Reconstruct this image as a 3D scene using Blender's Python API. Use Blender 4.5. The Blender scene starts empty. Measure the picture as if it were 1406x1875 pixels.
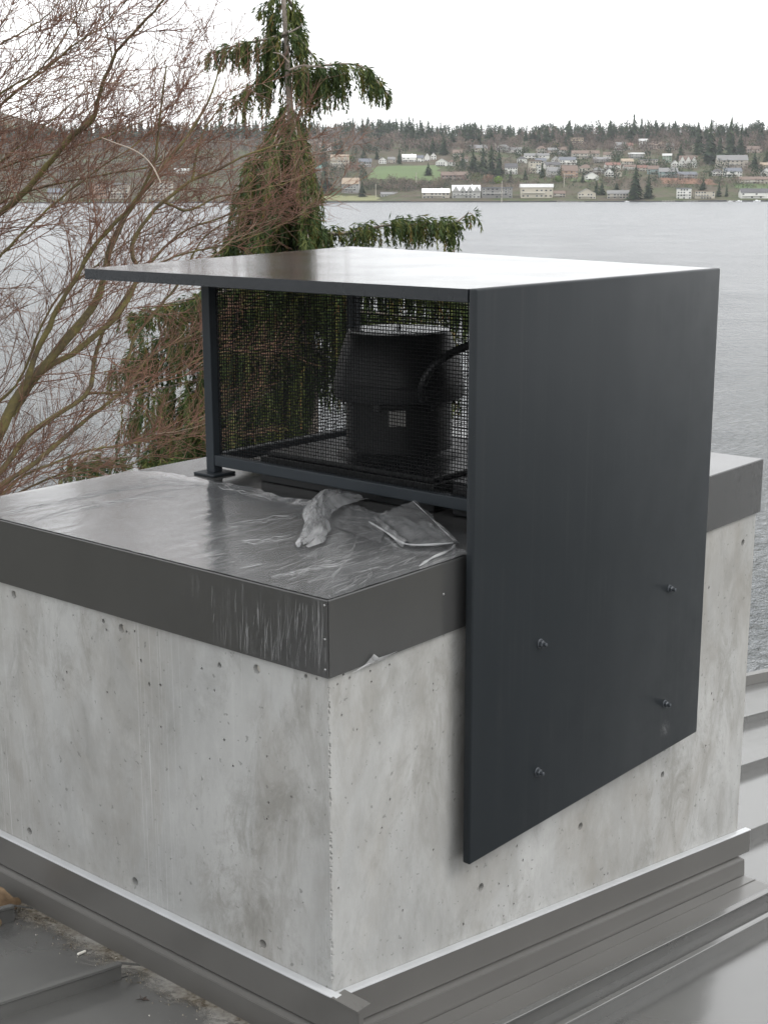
import bpy, bmesh, math, random
import numpy as np
from mathutils import Vector, Matrix

rng = np.random.default_rng(11)
random.seed(5)
S = bpy.context.scene
COL = S.collection

# ------------------------------------------------------------------ camera, sky, sun, exposure
CAM = np.array([-2.3698, -2.1780, 0.9576])
YAW, PITCH, ROLL, FPX = 0.7011, -0.2257, -0.0023, 2543.2
FWD = np.array([math.cos(YAW)*math.cos(PITCH), math.sin(YAW)*math.cos(PITCH), math.sin(PITCH)])
RGT = np.cross(FWD, [0, 0, 1]); RGT /= np.linalg.norm(RGT)
UPV = np.cross(RGT, FWD)
R2 = RGT*math.cos(ROLL)+UPV*math.sin(ROLL); U2 = -RGT*math.sin(ROLL)+UPV*math.cos(ROLL)
cd = bpy.data.cameras.new('camera'); cam = bpy.data.objects.new('camera', cd); COL.objects.link(cam)
cam.matrix_world = Matrix(((R2[0], U2[0], -FWD[0], CAM[0]), (R2[1], U2[1], -FWD[1], CAM[1]),
                           (R2[2], U2[2], -FWD[2], CAM[2]), (0, 0, 0, 1)))
cd.sensor_fit = 'VERTICAL'; cd.sensor_height = 36; cd.lens = FPX/1875*36
cd.clip_start = 0.05; cd.clip_end = 12000
S.camera = cam

SUN_EL, SUN_AZ = math.radians(46), math.radians(-76)      # azimuth measured from +X towards +Y
w = bpy.data.worlds.new('World'); S.world = w; w.use_nodes = True
nt = w.node_tree; nt.nodes.clear()
out = nt.nodes.new('ShaderNodeOutputWorld'); bg = nt.nodes.new('ShaderNodeBackground')
sky = nt.nodes.new('ShaderNodeTexSky'); sky.sky_type = 'NISHITA'; sky.sun_disc = False
sky.sun_elevation = SUN_EL; sky.sun_rotation = math.pi/2-SUN_AZ
tc = nt.nodes.new('ShaderNodeTexCoord'); mp = nt.nodes.new('ShaderNodeMapping'); mp.inputs['Scale'].default_value = (1.2, 1.2, 5)
nz = nt.nodes.new('ShaderNodeTexNoise'); nz.inputs['Scale'].default_value = 1.6; nz.inputs['Detail'].default_value = 6
cr = nt.nodes.new('ShaderNodeValToRGB')
cr.color_ramp.elements[0].position = 0.28; cr.color_ramp.elements[0].color = (7.6, 7.65, 7.8, 1)
cr.color_ramp.elements[1].position = 0.62; cr.color_ramp.elements[1].color = (10.6, 10.6, 10.55, 1)
mx = nt.nodes.new('ShaderNodeMix'); mx.data_type = 'RGBA'; mx.inputs['Factor'].default_value = 0.94
L = nt.links.new
L(tc.outputs['Generated'], mp.inputs['Vector']); L(mp.outputs['Vector'], nz.inputs['Vector']); L(nz.outputs['Fac'], cr.inputs['Fac'])
L(sky.outputs['Color'], mx.inputs['A']); L(cr.outputs['Color'], mx.inputs['B'])
L(mx.outputs['Result'], bg.inputs['Color']); bg.inputs['Strength'].default_value = 0.13
L(bg.outputs['Background'], out.inputs['Surface'])

sd = bpy.data.lights.new('sun', 'SUN'); sd.energy = 1.0; sd.angle = math.radians(25); sd.color = (1, 0.97, 0.93)
sun = bpy.data.objects.new('sun', sd); COL.objects.link(sun)
sdir = Vector((math.cos(SUN_AZ)*math.cos(SUN_EL), math.sin(SUN_AZ)*math.cos(SUN_EL), math.sin(SUN_EL)))
sun.rotation_euler = sdir.to_track_quat('Z', 'Y').to_euler()
sun.location = sdir*20
S.view_settings.view_transform = 'Standard'; S.view_settings.look = 'None'
S.view_settings.exposure = 0.65; S.view_settings.gamma = 1; S.view_settings.use_curve_mapping = False
S.render.engine = 'CYCLES'
S.cycles.use_denoising = True
S.cycles.max_bounces = 8; S.cycles.diffuse_bounces = 3; S.cycles.glossy_bounces = 3
S.cycles.transparent_max_bounces = 12; S.cycles.volume_bounces = 2

FH = np.array([math.cos(YAW), math.sin(YAW), 0.0])       # horizontal view axis, and to its right
RH = np.array([math.sin(YAW), -math.cos(YAW), 0.0])
WATER = CAM[2]-10.0

def ray(px, py):
    return FWD*FPX+R2*(px-703)-U2*(py-937.5)
def at(px, py, v):
    """point of the place seen at photo pixel px,py and v metres ahead"""
    d = ray(px, py); return CAM+d*(v/(d@FH))
def uv(u, v, z):
    p = CAM+FH*v+RH*u; return np.array([p[0], p[1], z])

# ------------------------------------------------------------------ helpers
def tag(o, label=None, cat=None, group=None, kind=None):
    if label: o['label'] = label
    if cat: o['category'] = cat
    if group: o['group'] = group
    if kind: o['kind'] = kind
    return o
def empty(name, loc=(0, 0, 0), rz=0):
    o = bpy.data.objects.new(name, None); COL.objects.link(o); o.location = loc; o.rotation_euler = (0, 0, rz)
    o.empty_display_size = 0.1
    return o
def link(name, me, mat=None, parent=None):
    o = bpy.data.objects.new(name, me); COL.objects.link(o)
    if mat is not None and not me.materials: me.materials.append(mat)
    if parent: o.parent = parent
    return o
def mesh_np(name, V, F, mat=None, attr=None, smooth=False):
    """V (n,3) verts, F (m,k) faces all of k corners, attr = per-face float"""
    me = bpy.data.meshes.new(name); V = np.asarray(V, dtype=np.float32); F = np.asarray(F, dtype=np.int32)
    k = F.shape[1]
    me.vertices.add(len(V)); me.vertices.foreach_set('co', V.ravel())
    me.loops.add(F.size); me.loops.foreach_set('vertex_index', F.ravel())
    me.polygons.add(len(F)); me.polygons.foreach_set('loop_start', np.arange(0, F.size, k, dtype=np.int32))
    if smooth: me.polygons.foreach_set('use_smooth', np.ones(len(F), dtype=bool))
    if attr is not None:
        a = me.attributes.new('tint', 'FLOAT', 'FACE'); a.data.foreach_set('value', np.asarray(attr, dtype=np.float32))
    me.update(calc_edges=True)
    if mat is not None: me.materials.append(mat)
    return me
class MB:
    """collects simple shapes into one bmesh"""
    def __init__(s): s.bm = bmesh.new()
    def box(s, lo, hi, bevel=0.0, seg=2):
        vs = [s.bm.verts.new((x, y, z)) for x in (lo[0], hi[0]) for y in (lo[1], hi[1]) for z in (lo[2], hi[2])]
        fs = [(0, 1, 3, 2), (4, 6, 7, 5), (0, 4, 5, 1), (2, 3, 7, 6), (0, 2, 6, 4), (1, 5, 7, 3)]
        nf = [s.bm.faces.new([vs[i] for i in f]) for f in fs]
        if bevel:
            es = list({e for f in nf for e in f.edges})
            bmesh.ops.bevel(s.bm, geom=es, offset=bevel, segments=seg, profile=0.5, affect='EDGES')
        return s
    def poly(s, pts):
        s.bm.faces.new([s.bm.verts.new(tuple(p)) for p in pts]); return s
    def prism(s, a, b):
        """two matching loops joined to a closed solid"""
        va = [s.bm.verts.new(tuple(p)) for p in a]; vb = [s.bm.verts.new(tuple(p)) for p in b]; n = len(a)
        s.bm.faces.new(va[::-1]); s.bm.faces.new(vb)
        for i in range(n): s.bm.faces.new((va[i], va[(i+1) % n], vb[(i+1) % n], vb[i]))
        return s
    def lathe(s, prof, c=(0, 0, 0), n=48, cap=True):
        rows = []
        for r, z in prof:
            rows.append([s.bm.verts.new((c[0]+r*math.cos(2*math.pi*i/n), c[1]+r*math.sin(2*math.pi*i/n), c[2]+z)) for i in range(n)])
        for a, b in zip(rows, rows[1:]):
            for i in range(n): s.bm.faces.new((a[i], a[(i+1) % n], b[(i+1) % n], b[i]))
        if cap:
            s.bm.faces.new(rows[0][::-1]); s.bm.faces.new(rows[-1])
        return s
    def build(s, name, mat, parent=None, smooth=None):
        bmesh.ops.recalc_face_normals(s.bm, faces=s.bm.faces)
        me = bpy.data.meshes.new(name); s.bm.to_mesh(me); s.bm.free()
        if mat: me.materials.append(mat)
        if smooth is not None:
            for p in me.polygons: p.use_smooth = True
            try: me.set_sharp_from_angle(angle=math.radians(smooth))
            except Exception: pass
        return link(name, me, None, parent)
def tubes(paths, radii, sides=5):
    """list of (n,3) paths with (n,) radii -> vertex and quad arrays"""
    Vs, Fs, base = [], [], 0
    ang = np.linspace(0, 2*math.pi, sides, endpoint=False); ca, sa = np.cos(ang), np.sin(ang)
    for P, r in zip(paths, radii):
        n = len(P); T = np.gradient(P, axis=0); T /= (np.linalg.norm(T, axis=1, keepdims=True)+1e-9)
        m = np.abs(T.mean(0)); ref = np.zeros(3); ref[np.argmin(m)] = 1
        A = np.cross(T, ref); A /= (np.linalg.norm(A, axis=1, keepdims=True)+1e-9); B = np.cross(T, A)
        ring = P[:, None, :]+r[:, None, None]*(A[:, None, :]*ca[None, :, None]+B[:, None, :]*sa[None, :, None])
        Vs.append(ring.reshape(-1, 3))
        i = np.arange(n-1)[:, None]*sides; j = np.arange(sides)[None, :]; j2 = (j+1) % sides
        Fs.append((base+np.stack([i+j, i+j2, i+sides+j2, i+sides+j], -1)).reshape(-1, 4)); base += n*sides
    return np.concatenate(Vs), np.concatenate(Fs)
def resample(P, n):
    P = np.asarray(P, float); k = len(P)
    if k > 2:                                              # Catmull-Rom through the points
        E = np.vstack([2*P[0]-P[1], P, 2*P[-1]-P[-2]]); res = []
        for i in range(k-1):
            a, b, c, d = E[i:i+4]
            for t in np.linspace(0, 1, 8, endpoint=False):
                res.append(0.5*((2*b)+(c-a)*t+(2*a-5*b+4*c-d)*t*t+(3*b-a-3*c+d)*t**3))
        res.append(P[-1]); P = np.array(res)
    s = np.r_[0, np.cumsum(np.linalg.norm(np.diff(P, axis=0), axis=1))]; q = np.linspace(0, s[-1], n)
    return np.stack([np.interp(q, s, P[:, i]) for i in range(P.shape[1])], 1)

# ------------------------------------------------------------------ materials
class NT:
    def __init__(s, name):
        s.m = bpy.data.materials.new(name); s.m.use_nodes = True; s.t = s.m.node_tree; s.t.nodes.clear()
        s.out = s.n('ShaderNodeOutputMaterial')
    def n(s, t, **kw):
        x = s.t.nodes.new(t)
        for k, v in kw.items(): setattr(x, k, v)
        return x
    def l(s, a, b): s.t.links.new(a, b)
    def coord(s, scale=(1, 1, 1), rot=(0, 0, 0), which='Object'):
        c = s.n('ShaderNodeTexCoord'); m = s.n('ShaderNodeMapping')
        m.inputs['Scale'].default_value = scale; m.inputs['Rotation'].default_value = rot
        s.l(c.outputs[which], m.inputs['Vector']); return m.outputs['Vector']
    def noise(s, vec, scale, detail=5, rough=0.55, dist=0.0):
        x = s.n('ShaderNodeTexNoise'); x.inputs['Scale'].default_value = scale; x.inputs['Detail'].default_value = detail
        x.inputs['Roughness'].default_value = rough; x.inputs['Distortion'].default_value = dist
        s.l(vec, x.inputs['Vector']); return x.outputs['Fac']
    def ramp(s, fac, stops):
        r = s.n('ShaderNodeValToRGB'); e = r.color_ramp.elements
        while len(e) < len(stops): e.new(0.5)
        for el, (p, c) in zip(e, stops):
            el.position = p; el.color = (*((c, c, c) if isinstance(c, (int, float)) else c), 1)
        s.l(fac, r.inputs['Fac']); return r.outputs['Color']
    def mix(s, f, a, b, mode='MIX'):
        x = s.n('ShaderNodeMix'); x.data_type = 'RGBA'; x.blend_type = mode
        for sock, v in ((x.inputs['Factor'], f), (x.inputs['A'], a), (x.inputs['B'], b)):
            if isinstance(v, (int, float)): sock.default_value = v if sock.type == 'VALUE' else (v, v, v, 1)
            elif isinstance(v, tuple): sock.default_value = (*v, 1)
            else: s.l(v, sock)
        return x.outputs['Result']
    def math(s, op, a, b=0.0):
        x = s.n('ShaderNodeMath', operation=op)
        for sock, v in ((x.inputs[0], a), (x.inputs[1], b)):
            if isinstance(v, (int, float)): sock.default_value = v
            else: s.l(v, sock)
        return x.outputs[0]
    def bsdf(s, color, rough=0.5, metal=0.0, spec=0.5, bump=None, bstr=0.2, bdist=0.01, **kw):
        b = s.n('ShaderNodeBsdfPrincipled')
        for k, v in (('Base Color', color), ('Roughness', rough), ('Metallic', metal), ('Specular IOR Level', spec), *kw.items()):
            sock = b.inputs[k]
            if isinstance(v, (int, float)): sock.default_value = v
            elif isinstance(v, tuple): sock.default_value = (*v, 1) if len(v) == 3 else v
            else: s.l(v, sock)
        if bump is not None:
            bp = s.n('ShaderNodeBump'); bp.inputs['Strength'].default_value = bstr; bp.inputs['Distance'].default_value = bdist
            s.l(bump, bp.inputs['Height']); s.l(bp.outputs['Normal'], b.inputs['Normal'])
        return b.outputs['BSDF']
    def done(s, sh): s.l(sh, s.out.inputs['Surface']); return s.m
def plain(name, col, rough=0.6, metal=0.0, spec=0.5, var=0.15, scale=8.0):
    t = NT(name); v = t.coord(); n = t.noise(v, scale, 4)
    c = t.mix(n, tuple(x*(1-var) for x in col), tuple(x*(1+var) for x in col))
    return t.done(t.bsdf(c, rough, metal, spec))

def painted(name, col, rough, scale=3.0, metal=0.0, spec=0.5, bstr=0.04, dust=0.15):
    t = NT(name); v = t.coord()
    n = t.noise(v, scale, 5); g = t.noise(v, 260, 2)
    d = t.ramp(t.noise(t.coord((1, 1, .35)), 2.2, 8, 0.65), [(0.35, 0.0), (0.8, 1.0)])
    c = t.mix(n, tuple(x*.9 for x in col), tuple(x*1.12 for x in col))
    c = t.mix(t.math('MULTIPLY', d, dust), c, (0.26, 0.25, 0.23))
    r = t.math('ADD', t.math('MULTIPLY', n, .14), rough-.07)
    return t.done(t.bsdf(c, r, metal, spec, bump=g, bstr=bstr, bdist=0.002))
M_HOOD = painted('slate_powder_coat', (0.0215, 0.0265, 0.0315), 0.48, dust=0.03, spec=.16)
def panel_paint():
    t = NT('slate_panel_paint'); v = t.coord(); n = t.noise(v, 2.2, 5); g = t.noise(v, 240, 2); wv = t.noise(t.coord((1.4, 1, .9)), 1.6, 2)
    run = t.ramp(t.noise(t.coord((26, 1, .5)), 1.6, 5, .6), [(.52, 0), (.75, 1)]); lo = t.ramp(t.noise(v, 3.1, 6, .65), [(.42, 0), (.7, 1)])
    c = t.mix(n, (.0140, .0168, .0192), (.0180, .0215, .0245)); c = t.mix(t.math('MULTIPLY', t.math('MULTIPLY', run, lo), .05), c, (.30, .29, .27))
    sp = t.ramp(t.noise(v, 150, 2), [(.74, 0), (.80, 1)]); c = t.mix(t.math('MULTIPLY', sp, .10), c, (.35, .34, .32))
    sx = t.n('ShaderNodeVectorMath', operation='DISTANCE'); t.l(v, sx.inputs[0]); sx.inputs[1].default_value = (1.075, 0, -.80)
    sc = t.math('MULTIPLY', t.ramp(sx.outputs['Value'], [(.004, 1), (.035, 0)]), t.ramp(t.noise(v, 90, 4), [(.4, 0), (.65, 1)])); c = t.mix(t.math('MULTIPLY', sc, .25), c, (.4, .4, .4))
    r = t.math('ADD', t.math('MULTIPLY', lo, .10), .36)
    h = t.math('ADD', t.math('MULTIPLY', wv, 4.0), t.math('MULTIPLY', g, .05))
    return t.done(t.bsdf(c, r, 0, .17, bump=h, bstr=.10, bdist=.02))
M_PANEL = panel_paint()
M_HROOF = painted('slate_powder_coat_washed', (0.0125, 0.015, 0.018), 0.13, dust=0.01, bstr=.006)
M_CAP = painted('charcoal_cap_metal', (0.043, 0.0435, 0.0435), 0.20, bstr=0.02, dust=0.04)
M_BLACK = painted('black_steel', (0.012, 0.013, 0.015), 0.45, dust=0.02)
M_MESH = plain('black_wire', (0.006, 0.0065, 0.007), 0.55, spec=.15)
M_BOLT = plain('galvanised_bolt', (0.055, 0.062, 0.07), 0.4, 0.4)
M_SCREW = plain('steel_screw', (0.30, 0.30, 0.30), 0.35, 0.7)
M_FAN = painted('dark_fan_housing', (0.013, 0.014, 0.015), 0.34, dust=0.02, spec=.25)
M_LID = plain('pale_fan_lid', (0.62, 0.63, 0.64), 0.22, .4)
M_STICK = plain('silver_sticker', (0.20, 0.195, 0.185), 0.45)

def concrete():
    t = NT('cast_concrete'); v = t.coord()
    big = t.noise(v, 1.7, 7, 0.6, 0.4); mid = t.noise(v, 6.0, 6, 0.65); fine = t.noise(v, 140, 3)
    streak = t.noise(t.coord((5, 5, 1.1)), 1.5, 8, 0.66, 0.8)
    stain = t.ramp(t.noise(t.coord((2.4, 2.4, 1.1)), 1.1, 8, 0.68, .5), [(0.46, 0.0), (0.66, 1.0)])
    c = t.mix(t.ramp(big, [(0.3, 0), (0.7, 1)]), (0.248, 0.252, 0.248), (0.385, 0.388, 0.380))
    c = t.mix(t.ramp(streak, [(0.40, 0.0), (0.72, 0.42)]), c, (0.27, 0.272, 0.262))
    c = t.mix(t.math('MULTIPLY', stain, 0.62), c, (0.215, 0.202, 0.178))
    blot = t.ramp(t.noise(t.coord((2.4, 2.4, 1.5)), 2.3, 12, 0.76, .6), [(0.52, 0), (0.66, 1)])
    c = t.mix(t.math('MULTIPLY', blot, .60), c, (0.19, 0.19, 0.18))
    mott = t.ramp(t.noise(t.coord((1, 1, .42)), 8.5, 14, .80, .9), [(.47, 0), (.58, 1)]); zone = t.ramp(t.noise(t.coord((1.3, 1.3, 1)), 1.5, 4, .5), [(.44, .05), (.60, 1)])
    c = t.mix(t.math('MULTIPLY', t.math('MULTIPLY', mott, zone), .58), c, (0.17, 0.165, 0.148))
    scum = t.ramp(t.noise(t.coord((1, 1, .45)), 22, 6, .7), [(.50, 0), (.70, 1)])
    c = t.mix(t.math('MULTIPLY', scum, .16), c, (0.50, 0.50, 0.49))
    pale = t.ramp(t.noise(t.coord((2, 2, .8)), 1.9, 6, .6), [(0.55, 0), (0.75, 1)])
    c = t.mix(t.math('MULTIPLY', pale, 0.38), c, (0.50, 0.505, 0.50))
    # lime runs: thin pale lines below the cap
    run = t.ramp(t.noise(t.coord((1, 120, .85)), 1.3, 5, .6, .5), [(0.55, 0), (0.70, 1)])
    where = t.ramp(t.noise(t.coord((2.6, 2.6, .25)), 1.0, 3, .5), [(0.50, 0), (0.64, 1)])
    xs = t.n('ShaderNodeSeparateXYZ'); t.l(v, xs.inputs[0]); where = t.math('MULTIPLY', where, t.ramp(xs.outputs['X'], [(.02, 1), (.05, 0)]))
    c = t.mix(t.math('MULTIPLY', t.math('MULTIPLY', run, where), .40), c, (0.66, 0.67, 0.67))
    pores = t.ramp(t.noise(v, 55, 2, .5), [(0.27, 1), (0.31, 0)])
    c = t.mix(t.math('MULTIPLY', pores, .55), c, (0.10, 0.10, 0.095))
    c = t.mix(t.math('MULTIPLY', fine, .18), c, (0.25, 0.25, 0.24))
    b = t.math('ADD', t.math('MULTIPLY', mid, .6), t.math('MULTIPLY', fine, .25))
    b = t.math('SUBTRACT', b, pores)
    return t.done(t.bsdf(c, 0.82, 0, .3, bump=b, bstr=.22, bdist=.004))
M_CONC = concrete()

def roof_metal():
    t = NT('standing_seam_zinc'); v = t.coord()
    n = t.noise(t.coord((.7, 2.2, 1)), 1.2, 3, .5); g = t.noise(v, 7, 6, .6)
    c = t.mix(g, (0.125, 0.125, 0.122), (0.165, 0.165, 0.16))
    spots = t.ramp(t.noise(v, 40, 3, .6), [(0.74, 0), (0.80, 1)])
    c = t.mix(t.math('MULTIPLY', spots, .18), c, (0.3, 0.29, 0.27))
    r = t.math('ADD', t.math('MULTIPLY', g, .08), .16)
    return t.done(t.bsdf(c, r, .5, .7, bump=n, bstr=.20, bdist=.02))
M_ROOF = roof_metal()
M_FLASH = painted('flashing_metal', (0.125, 0.122, 0.116), 0.30, metal=.3, bstr=.02, dust=.08)

def film_mat():
    t = NT('clear_film'); v = t.coord()
    a = t.noise(t.coord((1.2, 16, 1), (0, 0, .12)), 3.2, 6, .62, .8)
    b = t.noise(t.coord((3, 9, 3), (0, 0, -.5)), 3.0, 7, .65, 1.2)
    big = t.noise(v, 3.2, 4)
    crease = t.math('MULTIPLY', t.ramp(a, [(0.50, 0), (0.66, .45)]), t.ramp(big, [(0.40, .1), (0.62, 1)]))
    cr2 = t.math('MULTIPLY', t.ramp(b, [(0.60, 0), (0.70, 1)]), .5)
    sx = t.n('ShaderNodeSeparateXYZ'); t.l(t.coord(), sx.inputs[0])
    near = t.ramp(t.math('ADD', sx.outputs['Y'], t.math('MULTIPLY', big, .35)), [(.10, 1), (.62, .14)])
    k = t.math('MULTIPLY', t.math('MAXIMUM', crease, cr2), near)
    bump = t.n('ShaderNodeBump'); bump.inputs['Strength'].default_value = .12; bump.inputs['Distance'].default_value = .004
    t.l(t.math('ADD', a, b), bump.inputs['Height'])
    tr = t.n('ShaderNodeBsdfTransparent'); gl = t.n('ShaderNodeBsdfGlossy'); gl.inputs['Roughness'].default_value = .13
    gl.inputs['Color'].default_value = (.95, .95, .95, 1)
    df = t.n('ShaderNodeBsdfDiffuse'); df.inputs['Color'].default_value = (.72, .73, .74, 1)
    fr = t.n('ShaderNodeFresnel'); fr.inputs['IOR'].default_value = 3.1
    for x in (gl, df): t.l(bump.outputs['Normal'], x.inputs['Normal'])
    m1 = t.n('ShaderNodeMixShader'); m2 = t.n('ShaderNodeMixShader')
    t.l(t.math('ADD', t.math('MULTIPLY', k, .50), .14), m1.inputs[0]); t.l(tr.outputs[0], m1.inputs[1]); t.l(df.outputs[0], m1.inputs[2])
    t.l(fr.outputs[0], m2.inputs[0]); t.l(m1.outputs[0], m2.inputs[1]); t.l(gl.outputs[0], m2.inputs[2])
    return t.done(m2.outputs[0])
M_FILM = film_mat()
def film_loose(name, milky, stain=False):
    t = NT(name); v = t.coord()
    a = t.noise(v, 11, 4, .5, 1.2)
    k = t.ramp(a, [(0.30, milky*.6), (0.75, min(1, milky*1.4))])
    tr = t.n('ShaderNodeBsdfTransparent'); gl = t.n('ShaderNodeBsdfGlossy'); gl.inputs['Roughness'].default_value = .18
    df = t.n('ShaderNodeBsdfDiffuse'); tl = t.n('ShaderNodeBsdfTranslucent')
    col = (.80, .81, .82)
    if stain:
        sp = t.n('ShaderNodeTexCoord'); gr = t.n('ShaderNodeVectorMath', operation='DISTANCE')
        t.l(sp.outputs['Object'], gr.inputs[0]); gr.inputs[1].default_value = (.575, .125, .012)
        f = t.ramp(t.math('ADD', gr.outputs['Value'], t.math('MULTIPLY', a, .03)), [(0.03, 1), (0.095, 0)])
        c = t.mix(f, col, (.52, .30, .09)); t.l(c, df.inputs['Color']); t.l(c, tl.inputs['Color'])
    else:
        df.inputs['Color'].default_value = (*col, 1); tl.inputs['Color'].default_value = (*col, 1)
    dd = t.n('ShaderNodeMixShader'); dd.inputs[0].default_value = .35; t.l(df.outputs[0], dd.inputs[1]); t.l(tl.outputs[0], dd.inputs[2])
    m1 = t.n('ShaderNodeMixShader'); t.l(k, m1.inputs[0]); t.l(tr.outputs[0], m1.inputs[1]); t.l(dd.outputs[0], m1.inputs[2])
    fr = t.n('ShaderNodeFresnel'); fr.inputs['IOR'].default_value = 1.45
    m2 = t.n('ShaderNodeMixShader'); t.l(fr.outputs[0], m2.inputs[0]); t.l(m1.outputs[0], m2.inputs[1]); t.l(gl.outputs[0], m2.inputs[2])
    return t.done(m2.outputs[0])
M_SCRAP = film_loose('milky_film', .40); M_FLAP = film_loose('clear_flap_film', .17, True); M_EDGE = film_loose('film_fold_edge', .5, True)

def water_mat():
    t = NT('lake_water')
    a = t.noise(t.coord((1, 1, 1), (0, 0, .35)), .9, 5, .62, .4)
    b = t.noise(t.coord((1.0, 2.6, 1), (0, 0, .9)), 1.5, 4, .55, .6)
    c = t.noise(t.coord((1, 1.7, 1), (0, 0, -.3)), .16, 4, .5)
    h = t.math('ADD', t.math('ADD', a, b), t.math('MULTIPLY', c, 2.0))
    bp = t.n('ShaderNodeBump'); bp.inputs['Strength'].default_value = 1.0; bp.inputs['Distance'].default_value = .55
    t.l(h, bp.inputs['Height'])
    # sheltered and smoother close to the shore, wind-roughened out on the lake
    ln_ = t.n('ShaderNodeVectorMath', operation='LENGTH'); t.l(t.coord((.001, .001, 0)), ln_.inputs[0])
    ro = t.ramp(t.math('ADD', ln_.outputs['Value'], t.math('MULTIPLY', c, .03)), [(.03, .11), (.12, .19), (.40, .25)])
    p = t.n('ShaderNodeBsdfPrincipled'); p.inputs['Base Color'].default_value = (.055, .066, .074, 1)
    t.l(ro, p.inputs['Roughness']); wp = t.noise(t.coord((1, 1, 1), (0, 0, .7)), .055, 9, .68, .5); t.l(t.math('ADD', t.math('MULTIPLY', t.ramp(wp, [(.38, 0), (.62, 1)]), .60), 1.72), p.inputs['IOR']); t.l(bp.outputs['Normal'], p.inputs['Normal'])
    return t.done(p.outputs[0])
M_WATER = water_mat()

def tinted(name, stops, rough=.7, spec=.2, transl=0.0):
    t = NT(name); a = t.n('ShaderNodeAttribute'); a.attribute_name = 'tint'
    c = t.ramp(a.outputs['Fac'], stops); sh = t.bsdf(c, rough, 0, spec)
    if transl:
        tl = t.n('ShaderNodeBsdfTranslucent'); t.l(c, tl.inputs['Color'])
        m = t.n('ShaderNodeMixShader'); m.inputs[0].default_value = transl; t.l(sh, m.inputs[1]); t.l(tl.outputs[0], m.inputs[2]); sh = m.outputs[0]
    return t.done(sh)
M_CEDAR = tinted('cedar_foliage', [(0, (.026, .046, .020)), (.45, (.058, .088, .030)), (.85, (.145, .155, .045)), (1, (.17, .085, .04))], transl=.2)
M_TWIG = tinted('red_twigs', [(0, (.115, .066, .048)), (.5, (.195, .102, .070)), (.9, (.19, .13, .09)), (1, (.28, .22, .16))], .6)
def bark(name, c1, c2, c3):
    t = NT(name); v = t.coord(); n = t.noise(v, 9, 6, .65); g = t.noise(v, 60, 4)
    c = t.mix(t.ramp(n, [(.36, 0), (.62, 1)]), c1, c2); c = t.mix(t.ramp(g, [(.5, 0), (.75, .6)]), c, c3)
    return t.done(t.bsdf(c, .85, 0, .2, bump=g, bstr=.5, bdist=.01))
M_LIMB = bark('mossy_bark', (.085, .066, .046), (.155, .135, .055), (.06, .05, .038))
M_CBARK = bark('cedar_bark', (.20, .17, .145), (.31, .275, .24), (.11, .09, .075))

# far shore materials
def terrain_mat():
    t = NT('hillside_ground'); v = t.coord()
    n = t.noise(v, .012, 6, .6); m = t.noise(v, .05, 6, .65)
    c = t.mix(t.ramp(n, [(.42, 0), (.6, 1)]), (.074, .066, .046), (.056, .080, .032))
    c = t.mix(t.ramp(m, [(.4, 0), (.7, .8)]), c, (.11, .085, .07))
    return t.done(t.bsdf(c, .95, 0, .1))
M_TERR = terrain_mat()
M_LAWN = plain('lawn_green', (.075, .115, .036), .95, var=.25, scale=.03)
M_PARK = plain('winter_grass', (.16, .165, .075), .95, var=.2, scale=.05)
M_FAR_CON = tinted('far_conifer', [(0, (.013, .026, .015)), (.6, (.026, .046, .022)), (1, (.048, .066, .030))], .9, .1)
M_FAR_BARE = tinted('far_bare_wood', [(0, (.075, .062, .054)), (.5, (.14, .112, .096)), (.8, (.19, .14, .115)), (1, (.12, .125, .06))], .95, .05)
M_WIN = plain('far_window', (.03, .035, .04), .2)
M_TRUNK = plain('far_trunk', (.07, .055, .045), .9)

from mathutils import noise as mnoise
def fbm(x, y, z=0.0, o=4): return mnoise.fractal(Vector((x, y, z)), 1.0, 2.0, o)

# ================================================================== SETTING
# ---- lake
o = link('lake', mesh_np('lake', [uv(-1900, -280, WATER), uv(1900, -280, WATER), uv(1900, 1640, WATER), uv(-1900, 1640, WATER)], [[0, 1, 2, 3]], M_WATER))
tag(o, 'wide grey rippled lake between the house and the far shore', kind='structure')

# ---- hillside beyond the lake
PV = [1540, 1551, 1556, 1580, 1640, 1720, 1820, 1950, 2100, 2300, 2550, 3000, 3500, 3900]
PZ = [WATER-.9, WATER-.3, WATER+1.6, -4.9, 2.3, 13.9, 27.6, 45, 64, 84, 101, 118, 120, 90]
def hill(u, v):
    z = float(np.interp(v, PV, PZ))
    k = min(1, max(0, (v-1620)/300))
    z += k*(5*fbm(u/170, v/170, 3.1, 3)+9*fbm(u/420, v/420, 7.7, 2))
    z += 95*math.exp(-((u+990)/230)**2-((v-3500)/330)**2)
    if u < -90:                                            # the shore flattens out towards the left
        z -= k*min(1, (-90-u)/300)*12
    if v < 1650 and -130 < u < 10:                         # grass park on a low point
        z = min(z, WATER+1.6+max(0, (v-1600))*.12)
    return z
us = np.arange(-1800, 1801, 20.0); vs = np.concatenate([[1540, 1551, 1556], np.arange(1565, 1800, 12), np.arange(1800, 2600, 25), np.arange(2600, 3901, 60)])
V = np.array([uv(u, v, hill(u, v)) for v in vs for u in us]); nu = len(us)
F = [[a*nu+b, a*nu+b+1, (a+1)*nu+b+1, (a+1)*nu+b] for a in range(len(vs)-1) for b in range(nu-1)]
tag(link('hillside', mesh_np('hillside', V, F, M_TERR, smooth=True)), 'long wooded hillside rising behind the far shore', kind='structure')
def ground_hit(px, py):
    d = ray(px, py); d = d/(d@FH); u0 = d@RH
    v = 1545.0
    while v < 3850:
        if CAM[2]+d[2]*v <= hill(u0*v, v): break
        v += 9
    return u0*v, v, hill(u0*v, v)
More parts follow.
